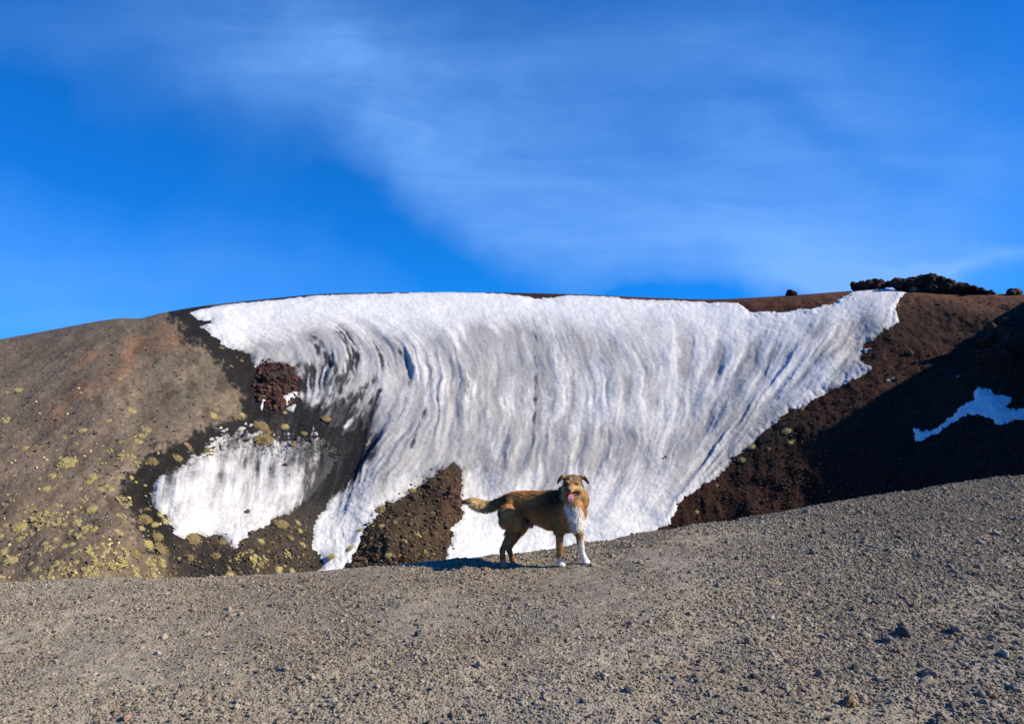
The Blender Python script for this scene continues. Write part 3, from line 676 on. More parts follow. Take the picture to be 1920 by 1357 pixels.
# rubble on the crater wall (uncountable)
def build_rubble():
    r = np.random.default_rng(21)
    spec = [(9000, (1180, 1925), (560, 1010), (.025, .12), (.052, .034, .025), 'small red-brown cinders scattered over the right crater wall', lambda x, y: (snow_field(x, y)[0] < 1)),
            (2000, (655, 880), (870, 1085), (.03, .16), (.090, .060, .042), 'brown lava rubble on the mound left of the dog', lambda x, y: sdf_poly(x, y, MOUND) > -6),
            (1200, (325, 610), (960, 1095), (.025, .12), (.075, .055, .042), 'brown rubble below the smaller snow patch', lambda x, y: snow_field(x, y)[0] < 0),
            (420, (470, 560), (675, 770), (.06, .30), (.075, .036, .027), 'red-brown rubble round the outcrop in the snow', lambda x, y: gauss(x, y, 515, 720, 38, 45) > .3),
            (1500, (0, 480), (600, 1095), (.02, .10), (.085, .07, .06), 'scattered small stones on the left crater slope', lambda x, y: snow_field(x, y)[0] < -2),
            (260, (330, 700), (820, 1060), (.05, .13), (.045, .03, .026), 'small dark stones lying along the snow edges', lambda x, y: np.abs(snow_field(x, y)[0]) < 9)]
    for n, xr, yr, sr, col, lb, ok in spec:
        px = np.round(r.uniform(*xr, n)/3)*3; py = r.uniform(*yr, n); k = ok(px, py) & (py > RIMQ(px)+4); px, py = px[k], py[k]
        P = surf(px, py); P[:, :] += np.array([0, -.35, .8])*(terr_disp(P, px, py)[:, None])
        P[:, 0] += r.uniform(-.06, .06, len(P)); rad = sr[0]+(sr[1]-sr[0])*r.random(len(P))**3
        P[:, 2] += rad*.3
        C = np.array(col)*r.uniform(.5, 1.6, (len(P), 1))*(1+r.uniform(-.12, .12, (len(P), 3)))
        me = scatter('rubble', P, rad, C, 2, 50+len(lb), MAT_ROCKS)
        tag(link(bpy.data.objects.new('rubble', me)), lb, 'rubble', kind='stuff')
build_rubble()

# ------------------------------------------------------------------ lava outcrops
def voxel_union(parts, voxel, name, mat=None, smooth_it=4):
    Vs = []; Fs = []; o = 0
    for V, Fc in parts: Vs.append(V); Fs.append(Fc+o); o += len(V)
    me = mesh_np(name+'_src', np.concatenate(Vs), np.concatenate(Fs))
    ob = link(bpy.data.objects.new(name+'_src', me))
    md = ob.modifiers.new('r', 'REMESH'); md.mode = 'VOXEL'; md.voxel_size = voxel
    if smooth_it: s = ob.modifiers.new('s', 'SMOOTH'); s.iterations = smooth_it; s.factor = .5
    dg = bpy.context.evaluated_depsgraph_get(); dg.update()
    out = bpy.data.meshes.new_from_object(ob.evaluated_get(dg)); bpy.data.objects.remove(ob); bpy.data.meshes.remove(me)
    out.name = name; out.polygons.foreach_set('use_smooth', np.ones(len(out.polygons), bool))
    if mat: out.materials.clear(); out.materials.append(mat)
    return out
def get_v(me):
    a = np.empty(len(me.vertices)*3, np.float32); me.vertices.foreach_get('co', a); return a.reshape(-1, 3).astype(float)
def get_n(me):
    a = np.empty(len(me.vertices)*3, np.float32); me.vertex_normals.foreach_get('vector', a) if hasattr(me, 'vertex_normals') else me.vertices.foreach_get('normal', a)
    return a.reshape(-1, 3).astype(float)
def set_col(me, C):
    a = me.color_attributes.new('albedo', 'FLOAT_COLOR', 'POINT')
    a.data.foreach_set('color', np.concatenate([C, np.ones((len(C), 1))], 1).astype(np.float32).ravel())
def outcrop(name, blobs, voxel, label, col, depth=1.0, extra_y=0., seed=1, amp=1.0, lift=None):
    parts = []; V, Fc = ICO[3]; g = np.random.default_rng(seed); C0 = None
    for (px, py, rp) in blobs:
        row = max(py, rim_row(round(px))[0]+1) if lift is None else lift(px, py)
        base = surf(px, row)[0]; Y = base[1]+extra_y; c = np.array([(px-CX)/F*Y, Y, EYE+(CY-py)/F*Y]); R = rp/F*Y
        if C0 is None: C0 = c.copy()
        for j in range(4):
            o = g.normal(0, .35, 3)*R*np.array([.9, depth*1.6, .45]) if j else 0
            rr = R*(1 if j == 0 else g.uniform(.45, .8))
            parts.append((V*rr*np.array([1, depth, .95])+c+o, Fc))
    me = voxel_union(parts, voxel, name, MAT_ROCK, 1); W = get_v(me); n = get_n(me)
    f = amp*(.50*fbm3(W[:, 0]/1.1, W[:, 1]/1.1, W[:, 2]/.9, 4, seed)-.05+.38*np.abs(fbm3(W[:, 0]/.5, W[:, 1]/.5, W[:, 2]/.5, 3, seed+4)))
    W = W+n*f[:, None]; C = np.array(col)*(1+.6*fbm3(W[:, 0]/.8, W[:, 1]/.8, W[:, 2]/.8, 3, seed+6))[:, None]
    m2 = fbm3(W[:, 0]/1.5, W[:, 1]/1.5, W[:, 2]/1.5, 2, seed+12)[:, None]; C = C*(1-np.clip(m2, 0, 1))+np.array([.11, .05, .035])*np.clip(m2, 0, 1)
    W = W-C0
    me.vertices.foreach_set('co', W.astype(np.float32).ravel()); set_col(me, np.clip(C, .006, 1)); me.update()
    o = link(bpy.data.objects.new(name, me)); o.location = C0
    tag(o, label, 'rock outcrop' if 'outcrop' in name else 'rock'); return o
def z4(l): return [(1580+u/5.647, 490+v/5.647, r/5.647) for u, v, r in l]
outcrop('lava_outcrop', z4([(195, 245, 52), (190, 290, 55), (255, 285, 62), (315, 230, 56), (320, 285, 60), (400, 245, 50), (400, 290, 45), (470, 250, 46)]), .10,
        'dark jagged lava outcrop on the crest, left of the snow tip', (.030, .016, .013), 1.2, 1.2, 3, .9)
outcrop('lava_outcrop', z4([(560, 220, 55), (620, 222, 60), (690, 220, 62), (600, 280, 50), (690, 290, 62), (770, 225, 68), (760, 310, 50), (830, 310, 60), (860, 196, 64), (930, 188, 66), (930, 290, 72), (1000, 225, 70), (1060, 300, 65), (1130, 270, 68), (1210, 280, 64), (1290, 285, 64), (1360, 300, 55), (1420, 315, 45), (1462, 310, 40), (1510, 325, 36), (1560, 330, 32), (1600, 338, 28)]), .11,
        'long dark jagged lava outcrop on the crest, right of the snow tip', (.030, .017, .014), 1.2, -.4, 5, .9)
outcrop('rock', [(1711, 544, 7.5)], .07, 'pale tan boulder in front of the long dark outcrop on the crest', (.22, .16, .12), .9, -.8, 7, .3)
outcrop('rock', [(1897, 549, 9), (1906, 549, 9)], .08, 'flat rounded boulder alone on the crest at the right edge', (.085, .055, .045), 1.1, .0, 8, .35)
outcrop('rock', [(1481, 551, 7), (1487, 552, 6)], .07, 'small black rock sticking up from the crest left of the outcrops', (.02, .014, .013), 1.0, .3, 9, .35)
outcrop('lava_outcrop', [(1865, 640, 26), (1890, 620, 24), (1905, 660, 34), (1875, 680, 26), (1925, 640, 30), (1850, 665, 18), (1940, 690, 30)], .14,
        'dark crag in shade at the right edge of the crater wall', (.040, .024, .018), 1.0, .3, 11, 1.3, lift=lambda x, y: y)
outcrop('lava_outcrop', [(500, 712, 15), (525, 705, 17), (512, 735, 16), (530, 715, 15), (532, 735, 14), (534, 702, 9), (520, 758, 12), (495, 735, 12), (540, 690, 7)], .10,
        'red-brown lava outcrop poking through the left part of the snowfield', (.048, .032, .026), .6, .30, 13, .8, lift=lambda x, y: y)
outcrop('lava_outcrop', [(858, 890, 8), (852, 910, 12), (845, 935, 14), (858, 945, 10), (838, 905, 9), (856, 958, 9), (862, 962, 7), (850, 922, 12)], .08,
        'broken red-brown rocks at the right edge of the mound beside the tail of the dog', (.085, .052, .038), .6, .2, 15, .7, lift=lambda x, y: y)
for i, (px, py, rp, col, lb) in enumerate([(466, 966, 5, (.14, .09, .05), 'brown stone lying alone on the smaller snow patch'), (538, 878, 4, (.16, .08, .055), 'small reddish stone in the upper right of the smaller snow patch'),
        (180, 811, 5, (.12, .06, .05), 'reddish stone high on the left slope among yellow plants'), (1706, 663, 6, (.11, .075, .05), 'brown stone on the lit part of the right crater wall'), (1246, 866, 2.5, (.02, .02, .02), 'tiny black stone on the clean snow right of the dog')]):
    P = surf(px, py)[0]; R = rp/F*P[1]; me = rock_mesh('stone', R, 80+i, 3, (1.2, .9, .8), .4, col); me.materials.append(MAT_ROCKS)
    o = link(bpy.data.objects.new('stone', me)); P = P+np.array([0, -.5, .85])*(float(terr_disp(P[None], np.array([px]), np.array([py]))[0])+(.42 if i != 2 and i != 3 else 0)); o.location = P
    tag(o, lb, 'stone')

# ------------------------------------------------------------------ yellow cushion plants
def plant_mesh(kind, seed):
    """unit-radius cushion: domed stem mass plus hundreds of leaf-sized faces"""
    g = np.random.default_rng(seed); Vs = []; Fs = []; Cs = []; off = 0
    def clump(cx, cy, R, H, nleaf):
        nonlocal off
        V, Fc = ICO[2]; W = V*(1+.45*fbm3(V[:, 0]*1.6+seed+cx*5, V[:, 1]*1.6+cy*5, V[:, 2]*1.6, 2, seed))[:, None]
        W = W*np.array([R*.86, R*.86, H*.8]); W[:, 2] = np.maximum(W[:, 2], -.15*H); W[:, 0] += cx; W[:, 1] += cy
        Vs.append(W); Fs.append(Fc+off); Cs.append(np.array([.30, .245, .10])*(1+.5*fbm3(V[:, 0]*4, V[:, 1]*4, V[:, 2]*4, 2, seed+2))[:, None]); off += len(W)
        d = g.normal(size=(nleaf, 3)); d[:, 2] = np.abs(d[:, 2])*.9+.05; d /= np.linalg.norm(d, axis=1, keepdims=True)
        rr = g.uniform(.72, 1.12, nleaf); c = d*rr[:, None]*np.array([R, R, H])+np.array([cx, cy, 0])
        a = g.normal(size=(nleaf, 3)); a /= np.linalg.norm(a, axis=1, keepdims=True); b = np.cross(a, d); b /= np.linalg.norm(b, axis=1, keepdims=True)+1e-9
        s = g.uniform(.05, .11, nleaf)[:, None]*max(.5, R**.5); L = np.stack([c-b*s*.5, c+b*s*.5, c+(d*.8+a*.6)*s*1.5], 1)
        Vs.append(L.reshape(-1, 3)); Fs.append(np.arange(nleaf*3).reshape(-1, 3)+off); off += nleaf*3
        base = np.where(g.random(nleaf)[:, None] < .72, np.array([[.62, .51, .22]]), np.array([[.36, .30, .12]])); base = np.where(g.random(nleaf)[:, None] < .1, np.array([[.74, .66, .36]]), base)
        Cs.append(np.repeat(base*g.uniform(.7, 1.25, (nleaf, 1)), 3, 0))
    if kind == 'round': clump(0, 0, 1, .55, 420); clump(.35, -.2, .6, .5, 120)
    elif kind == 'dull': clump(0, 0, 1, .55, 260); clump(-.35, .2, .6, .45, 80)
    elif kind == 'ring':
        for k in range(34):
            a = k/34*2*math.pi+g.normal(0, .15); r = g.uniform(.55, 1.0) if g.random() < .8 else g.uniform(.1, .5); clump(r*math.cos(a), r*math.sin(a), g.uniform(.07, .17), g.uniform(.06, .12), 44)
    else:
        for k in range(15):
            a = g.uniform(0, 6.28); r = math.sqrt(g.random())*.95; clump(r*math.cos(a), r*math.sin(a)*.9, g.uniform(.10, .28), g.uniform(.08, .18), 60)
    C = np.concatenate(Cs)
    if kind == 'dull': C = C*np.array([.62, .56, .62])
    me = mesh_np('cushion_plant', np.concatenate(Vs), np.concatenate(Fs), MAT_PLANT, False, np.clip(C, .01, 1)); return me
PM = {k: [plant_mesh(k, 60+i*3+j) for i in range(4)] for j, k in enumerate(('round', 'dull', 'ring', 'patch'))}
TUFTS = []
def zz(l, x0, y0, s):
    for t in l: TUFTS.append((x0+t[0]/s, y0+t[1]/s, t[2]/s, t[3] if len(t) > 3 else None))
zz([(595, 20, 26), (1057, 22, 26), (1022, 65, 20), (995, 108, 28), (187, 155, 18), (485, 268, 52), (430, 215, 15), (775, 165, 26, 'patch'), (890, 215, 38, 'patch'), (870, 100, 18, 'patch'), (960, 212, 16),
    (995, 265, 24, 'patch'), (385, 370, 27), (672, 373, 30), (641, 408, 24), (340, 460, 25), (725, 455, 22), (802, 452, 20), (770, 425, 16), (592, 528, 34, 'patch'), (895, 530, 48, 'ring'), (665, 592, 32), (415, 572, 13),
    (222, 605, 42, 'patch'), (290, 635, 55, 'patch'), (390, 640, 75, 'ring'), (300, 700, 35, 'patch'), (140, 710, 42), (40, 700, 20), (180, 785, 50, 'patch'), (555, 685, 27), (465, 700, 18), (625, 770, 58, 'patch'), (510, 765, 28, 'patch'), (865, 775, 22),
    (1020, 740, 20), (890, 660, 38, 'patch'), (1040, 670, 42, 'dull'), (1155, 635, 20), (1190, 680, 20), (1115, 705, 22), (400, 812, 15), (470, 865, 22), (525, 855, 20), (555, 910, 32, 'patch'), (330, 900, 40, 'patch'), (325, 845, 20), (25, 895, 26),
    (80, 965, 40), (138, 920, 13), (780, 930, 118, 'ring'), (815, 1010, 45, 'patch'), (975, 915, 42, 'dull'), (1065, 850, 32), (1135, 790, 32, 'dull'), (1155, 870, 42, 'dull'), (550, 975, 17), (1120, 1010, 78, 'patch'), (990, 1050, 45, 'patch'), (940, 1100, 42, 'dull'),
    (400, 1020, 48, 'patch'), (440, 1080, 75, 'ring'), (310, 1110, 52, 'patch'), (640, 1060, 62, 'patch'), (760, 1100, 42, 'patch'), (175, 1120, 42, 'patch'), (60, 1150, 32), (225, 990, 15), (260, 1035, 20), (95, 1045, 13), (1605, 835, 28, 'dull'),
    (1555, 925, 26, 'dull'), (1370, 940, 30, 'dull'), (1080, 1100, 36, 'dull'), (1660, 1090, 32), (290, 385, 12), (105, 355, 11), (860, 370, 19, 'patch'), (440, 375, 12), (580, 455, 13), (540, 592, 11), (1060, 590, 18, 'dull'), (550, 115, 11), (465, 80, 13), (735, 130, 9), (715, 225, 9),
    (735, 260, 10), (790, 290, 12, 'patch'), (840, 320, 12, 'patch'), (945, 360, 13), (980, 395, 10), (1045, 420, 10), (5, 770, 14), (5, 1080, 14), (250, 690, 14), (700, 1045, 12), (1720, 930, 34, 'patch'), (1850, 1000, 50, 'patch'), (1880, 830, 18, 'dull')], 0, 800, 3.84)
zz([(395, 93, 22), (525, 105, 26, 'dull'), (560, 92, 16), (665, 150, 36, 'dull'), (697, 187, 32, 'dull'), (805, 152, 19), (805, 68, 10), (690, 255, 52, 'dull'), (1043, 110, 25, 'dull'), (252, 277, 24, 'dull'), (195, 338, 25, 'dull'), (50, 352, 24, 'dull'), (380, 312, 32, 'dull'), (855, 275, 15, 'dull'), (915, 190, 16, 'dull'), (783, 708, 38, 'dull'),
    (285, 800, 38, 'dull'), (665, 805, 18), (835, 782, 20, 'dull'), (890, 745, 14), (880, 700, 13), (1530, 518, 20, 'dull'), (1350, 620, 26, 'dull'), (1300, 720, 15), (1075, 915, 20), (1360, 735, 16), (1490, 810, 13), (950, 1005, 17), (845, 970, 16), (770, 965, 24), (905, 825, 16), (500, 1010, 28),
    (410, 890, 22, 'dull'), (260, 900, 20, 'dull'), (1180, 860, 14), (1260, 830, 16, 'dull'), (1440, 700, 16, 'dull'), (1400, 890, 16), (1560, 760, 14), (1240, 760, 14), (1650, 640, 14, 'dull'), (1610, 880, 14, 'dull'), (690, 920, 26, 'patch'), (620, 860, 24, 'patch'), (820, 880, 22, 'patch')], 270, 750, 3.048)
zz([(130, 700, 28), (870, 627, 14), (945, 845, 27), (782, 920, 19), (22, 895, 30, 'patch'), (40, 915, 14), (55, 715, 10), (985, 708, 12), (660, 772, 8), (1600, 400, 16, 'dull'), (1740, 490, 13, 'dull'), (1665, 525, 12, 'dull')], 0, 550, 3.84)
zz([(812, 268, 19), (832, 312, 13), (845, 298, 10), (648, 340, 15), (725, 350, 11, 'dull'), (880, 165, 10, 'dull'), (600, 400, 16, 'dull'), (487, 528, 9), (390, 645, 9), (945, 305, 7, 'dull')], 1150, 700, 2.494)
ORD = ['leftmost', 'second', 'third', 'fourth', 'fifth', 'sixth', 'seventh', 'eighth', 'ninth', 'tenth', 'eleventh', 'twelfth', 'thirteenth', 'fourteenth', 'fifteenth', 'sixteenth', 'seventeenth', 'eighteenth', 'nineteenth', 'twentieth']
BANDS = [(0, 762, 'high above the small snow patch'), (762, 815, 'just above the small snow patch'), (815, 858, 'level with its speckled top edge'),
         (858, 905, 'level with the patch\'s upper half'), (905, 945, 'level with the patch\'s middle'), (945, 980, 'level with the patch\'s lower half'), (980, 1010, 'level with the patch\'s bottom tip'),
         (1010, 1040, 'just below the small snow patch'), (1040, 1068, 'a little above the gravel edge'), (1068, 1200, 'right above the gravel edge')]
BANDS = [(a, b, c.replace('its speckled', 'the small snow patch\'s speckled').replace('the patch\'s', 'the small snow patch\'s')) for a, b, c in BANDS]
def ordinal(k):
    if k < 20: return ORD[k] + ('' if k == 0 else ' from left')
    return ('twenty-'+['first', 'second', 'third', 'fourth', 'fifth', 'sixth', 'seventh', 'eighth', 'ninth'][(k-20) % 9])+' from left' if k < 29 else 'one far right'
SHAPE = {'round': 'yellow cushion plant', 'dull': 'dull olive cushion plant', 'ring': 'ring-shaped yellow plant patch', 'patch': 'broken yellow plant patch'}
def build_plants():
    recs = []
    for (px, py, rp, kd) in TUFTS:
        right = px > 1150; kd = kd or 'round'
        b = -1 if right else next(i for i, q in enumerate(BANDS) if q[0] <= py < q[1])
        recs.append((b, kd, px, py, rp))
    from collections import defaultdict
    D = defaultdict(list)
    for r in recs: D[(r[0], r[1])].append(r)
    g = np.random.default_rng(77)
    for (b, kd), L in D.items():
        L.sort(key=lambda r: r[2])
        for i, (_, _, px, py, rp) in enumerate(L):
            P = surf(px, py)[0]; R = rp/F*P[1]*1.18
            sn = max(0., float(snow_field(np.array([px]), np.array([py]))[0][0]))
            P = P+np.array([0, -.45, .85])*(float(terr_disp(P[None], np.array([px]), np.array([py]))[0])+min(.35, .02*sn))
            o = link(bpy.data.objects.new('cushion_plant', PM[kd][int(g.integers(4))])); o.location = P
            # lie on the slope: local z = surface normal
            e = 2.0; a = surf(px+e, py)[0]; c = surf(px, py+e)[0]; q = surf(px, py)[0]; n = np.cross(a-q, c-q); n = n/np.linalg.norm(n); n = n if n[2] > 0 else -n
            rot = Vector(n).to_track_quat('Z', 'Y').to_euler(); o.rotation_euler = rot
            o.scale = (R, R*g.uniform(1.0, 1.5), R*(.75 if kd in ('round', 'dull') else .85))
            if len(L) == 1: w = 'the only one'
            else: w = ordinal(i)
            where = BANDS[b][2] if b >= 0 else 'between big snowfield and shaded right wall'
            assert len(f'{SHAPE[kd]}, {w}, {where}'.split()) <= 16
            tag(o, f'{SHAPE[kd]}, {w}, {where}', 'plant', 'yellow cushion plants on the crater slopes')
build_plants()
def ground_cover():
    r = np.random.default_rng(31); n = 7800
    px = np.round(r.uniform(0, 860, n)/3)*3; py = r.uniform(720, 1098, n); sf = snow_field(px, py)[0]
    w = .07+.55*np.clip(fbm(px/30, py/22, 3, 401)*1.8, 0, 1)*sstep(760, 960, py)
    mo = (sdf_poly(px, py, MOUND) > 0) | ((px > 430) & (px < 600) & (py > 985)); w = w+.42*mo
    k = (sf < -3) & (r.random(n) < w) & ((px < 300+.2*(py-800)) | (py > 960)) ; px, py = px[k], py[k]
    P = surf(px, py)+0; P += np.array([0, -.45, .85])*terr_disp(P, px, py)[:, None]
    P[:, 0] += r.uniform(-.08, .08, len(P)); rad = .035+.11*r.random(len(P))**3; pale = (px < 300)[:, None]
    C = np.where(pale, [[.50, .42, .20]], [[.24, .185, .085]])*r.uniform(.6, 1.3, (len(P), 1))
    me = scatter('plant_cover', P, rad, C, 1, 9, MAT_PLANT, squash=(.6, 1, .4)); tag(link(bpy.data.objects.new('plant_cover', me)), 'tiny yellow-green specks of low plants between the larger cushions', 'ground cover', kind='stuff')
ground_cover()

# ------------------------------------------------------------------ the dog
def build_dog():
    def J(px, py, Y): return np.array([(px-CX)/F*Y, Y, EYE+(CY-py)/F*Y])
    head = np.array([math.cos(math.radians(28)), -math.sin(math.radians(28)), 0]); left = np.array([head[1]*-1, head[0], 0]); up = np.array([0, 0, 1.])
    fr = near_hit(1052, 1061); fl = near_hit(1098, 1056); hr = near_hit(944, 1063); hl = near_hit(961, 1057)
    print('feet', fr, fl, hr, hl)
    V3, F3 = ICO[3]; parts = []
    def ell(c, a, b, h, fw=head):        # radii along fw, sideways, up
        sd = np.cross(up, fw); sd /= np.linalg.norm(sd)
        parts.append((c+V3[:, :1]*a*fw+V3[:, 1:2]*b*sd+V3[:, 2:]*h*up, F3))
    def chain(nodes, n=7, fw=head):
        """nodes (pos, along, side, up)"""
        for (p, *r), (q, *s) in zip(nodes[:-1], nodes[1:]):
            for k in range(n):
                t = k/n; t2 = t; rr = [r[i]*(1-t2)+s[i]*t2 for i in range(3)]; ell(p*(1-t)+q*t, *rr, fw)
        p, *r = nodes[-1]; ell(p, *r, fw)
    def limb(nodes, n=9):
        for (p, r), (q, s) in zip(nodes[:-1], nodes[1:]):
            for k in range(n):
                t = k/n; rr = r*(1-t)+s*t; parts.append((p*(1-t)+q*t+V3*rr, F3))
        p, r = nodes[-1]; parts.append((p+V3*r, F3))
    def mix(a, b, t): return a*(1-t)+b*t
    # trunk: croup, loin, ribcage, forechest
    chain([(J(957, 944, 6.12), .07, .075, .082), (J(969, 943, 6.09), .08, .092, .100), (J(988, 943, 6.05), .08, .092, .104), (J(1008, 949, 6.01), .08, .105, .126), (J(1030, 954, 5.97), .08, .118, .150),
           (J(1050, 955, 5.94), .08, .118, .158), (J(1066, 960, 5.90), .08, .108, .146), (J(1076, 966, 5.87), .06, .088, .112)], 8)
    # neck and ruff
    chain([(J(1062, 948, 5.92), .10, .105, .11), (J(1070, 935, 5.90), .095, .105, .09), (J(1074, 921, 5.88), .08, .088, .07), (J(1074, 911, 5.87), .07, .075, .06)], 6)
    ell(J(1086, 934, 5.90), .075, .060, .085); ell(J(1084, 956, 5.90), .07, .058, .085); ell(J(1059, 930, 5.93), .07, .062, .08)
    chain([(J(1079, 950, 5.86), .06, .075, .09), (J(1078, 972, 5.85), .06, .07, .09)], 4)
    # head, facing the camera, turned slightly to the left of the picture
    hf = np.array([-.26, -.95, -.1]); hf /= np.linalg.norm(hf)
    hfl = np.array([hf[0], hf[1], 0]); hfl /= np.linalg.norm(hfl)
    sk = J(1073.5, 905, 5.83)
    ell(sk, .082, .072, .060, hfl); ell(J(1073.5, 898, 5.825), .060, .072, .034, hfl)
    ell(J(1062.5, 916, 5.80), .052, .044, .042, hfl); ell(J(1084, 916, 5.81), .058, .046, .044, hfl); ell(J(1074, 916, 5.79), .05, .06, .045, hfl)
    ell(J(1063, 903.5, 5.765), .022, .022, .015, hfl); ell(J(1080, 903.5, 5.775), .022, .022, .015, hfl)  # brows
    for k in range(9):
        t = k/8; ell(mix(J(1072.3, 911.5, 5.775), J(1067.5, 919.5, 5.665), t), .032, .040-.015*t, .034-.011*t, hfl)
    for k in range(8):
        t = k/7; ell(mix(J(1075.5, 929, 5.80), J(1070.5, 936.5, 5.705), t), .026, .036-.016*t, .018-.006*t, hfl)
    # ears: folded flaps leaving the top corners of the skull
    for pts in ([(1060, 895, 5.83, .022), (1054.5, 893.5, 5.82, .022), (1050.5, 897, 5.80, .019), (1047.3, 902, 5.785, .015), (1044.5, 906.5, 5.775, .008)],
                [(1087, 895, 5.85, .022), (1092.5, 893.5, 5.84, .022), (1097.5, 897, 5.82, .019), (1101, 902, 5.805, .015), (1104.3, 906.5, 5.795, .008)]):
        for a, b in zip(pts[:-1], pts[1:]):
            for k in range(6):
                t = k/6; p = mix(J(*a[:3]), J(*b[:3]), t); r = a[3]*(1-t)+b[3]*t
                parts.append((p+V3*np.array([r*.75, r*1.5, r*.7]), F3))
    # fore legs
    for f, el, side in ((fr, J(1049, 990, 5.86), 0), (fl, J(1084, 988, 5.93), 1)):
        z = f[2]; sh = el+np.array([0, .03, .12]) if side == 0 else el+np.array([-.03, .0, .10])
        top = np.array([el[0]+(f[0]-el[0])*.10, el[1]+(f[1]-el[1])*.1, 0]); 
        kn = el*.45+f*.55 if 0 else np.array([el[0]*.55+f[0]*.45-.004, el[1]*.55+f[1]*.45, z+.135]); ps = np.array([f[0]-.012-.006*side, f[1]+.01, z+.055])
        limb([(sh, .065), (el, .042), (mix(el, kn, .45), .031), (kn, .0265), (mix(kn, ps, .5), .0215), (ps, .0235), (np.array([f[0], f[1]-.008, z+.022]), .026)])
        for k, dx in enumerate((-.020, -.007, .007, .020)):
            dirv = np.array([.35, -.85, 0]); dirv /= np.linalg.norm(dirv); sd = np.array([.85, .35, 0])
            c = np.array([f[0], f[1], z+.016])+dirv*(.030 if k in (1, 2) else .022)+sd*dx
            parts.append((c+V3*np.array([.0125, .017, .0125]), F3)); parts.append((c-dirv*.016+V3*np.array([.013, .018, .014])+np.array([0, 0, .008]), F3))
    # hind legs: thigh, stifle forward, hock back, upright metatarsus
    for f, hip, st, hk in ((hr, J(962, 950, 6.06), J(968, 985, 6.00), J(942, 1026, 6.03)), (hl, J(968, 950, 6.16), J(976, 985, 6.13), J(954, 1023, 6.18))):
        z = f[2]; hk = np.array([hk[0], f[1]+.02, hk[2]])
        limb([(hip, .088), (mix(hip, st, .5), .088), (st, .062), (mix(st, hk, .45), .041), (mix(st, hk, .8), .027), (hk, .0245), (mix(hk, np.array([f[0]-.004, f[1]+.012, z+.04]), .55), .0215), (np.array([f[0]-.004, f[1]+.010, z+.045]), .0225), (np.array([f[0]+.006, f[1], z+.022]), .025)])
        parts.append((J(951, 960, f[1]+.03)+V3*.062, F3)); parts.append((J(950, 975, f[1]+.02)+V3*.050, F3))
        for k, dx in enumerate((-.018, -.006, .006, .018)):
            dirv = np.array([.6, -.8, 0]); sd = np.array([.8, .6, 0]); c = np.array([f[0], f[1], z+.015])+dirv*(.032 if k in (1, 2) else .025)+sd*dx
            parts.append((c+V3*np.array([.012, .016, .012]), F3)); parts.append((c-dirv*.016+V3*np.array([.013, .017, .013])+np.array([0, 0, .008]), F3))
    # tail core
    TL = [(950, 934, 6.14, .032), (938, 941, 6.17, .030), (926, 947, 6.18, .036), (912, 949, 6.18, .040), (898, 945, 6.17, .041), (886, 940.5, 6.16, .034), (877, 940, 6.15, .018), (871, 942.5, 6.15, .007)]
    limb([(J(*t[:3]), t[3]) for t in TL], 6)
    # sheath
    limb([(J(985, 976, 5.99), .022), (J(992, 979, 5.99), .020), (J(998, 983, 5.99), .013)], 5)
    me = voxel_union(parts, .0052, 'dog_body', MAT_FUR, 5)
    W = get_v(me); n = get_n(me)
    px, py = to_px(W[:, 0], W[:, 1], W[:, 2])
    torso = (px < 1060) & (py < 990) & (px > 945)
    W = W+n*(.0022*fbm3(W[:, 0]/.025, W[:, 1]/.025, W[:, 2]/.018, 3, 5)+.004*torso*fbm3(W[:, 0]/.06, W[:, 1]/.06, W[:, 2]/.03, 2, 6))[:, None]
    def color(W, n):
        px, py = to_px(W[:, 0], W[:, 1], W[:, 2]); N = len(W); c = np.ones((N, 1))*np.array([.54, .24, .066]); Y = W[:, 1]
        def mx(m, col):
            nonlocal c
            m = np.clip(m, 0, 1)[:, None]; c = c*(1-m)+np.array(col)*m
        ns = fbm3(W[:, 0]/.04, W[:, 1]/.04, W[:, 2]/.02, 3, 15)
        body = (py > 915) & (px < 1062) | (px < 1046)
        mx(gauss(px, py, 1000, 924, 40, 10)*.5*(1+ns), [.28, .125, .035])
        mx(.85*gauss(px, py, 1038, 932, 20, 40, 25)*(1+.5*ns), [.018, .011, .008])       # dark saddle over neck and shoulder
        mx(.7*gauss(px, py, 1052, 925, 14, 30)*(1+.4*ns), [.020, .013, .010])
        mx(.55*gauss(px, py, 975, 960, 22, 16)*(1+ns), [.09, .045, .02]); mx(.5*gauss(px, py, 1010, 950, 30, 18, -20)*(1+ns), [.07, .035, .016])
        mx(.65*gauss(px, py, 957, 958, 7, 6), [.45, .30, .13]); mx(.6*gauss(px, py, 944, 985, 10, 20), [.30, .19, .085]); mx(.8*gauss(px, py, 946, 938, 8, 8), [.02, .013, .01])
        mx(.45*gauss(px, py, 984, 978, 22, 9), [.33, .20, .10]); mx(.9*gauss(px, py, 988, 975, 6, 5), [.02, .015, .012]); mx(sstep(982, 984, py)*gauss(px, py, 996, 983, 8, 5), [.40, .38, .36])
        # tail: pale underside, dark top and tip
        tl = (px < 941); mx(tl*.95, [.56, .38, .16]); mx(tl*sstep(905, 940, px)*.7*(1+ns), [.10, .055, .025]); mx(tl*sstep(888, 870, px), [.018, .012, .010]); mx(tl*(n[:, 2] > .5)*.45*sstep(900, 925, px), [.03, .02, .014])
        # chest bib
        ch = sstep(941, 952, py)*sstep(1062, 1069, px+.22*(975-py))*sstep(1001, 994, py)*sstep(1100, 1094, px+.30*np.maximum(950-py, 0)+.40*np.maximum(972-py, 0)+3*ns)*(Y < 5.93)
        mx(ch*(1+.3*ns)*1.05, [.72, .68, .58])
        mx((py > 948)*sstep(1055, 1048, px)*sstep(1025, 1040, px)*(py < 995)*.35, [.16, .08, .03])
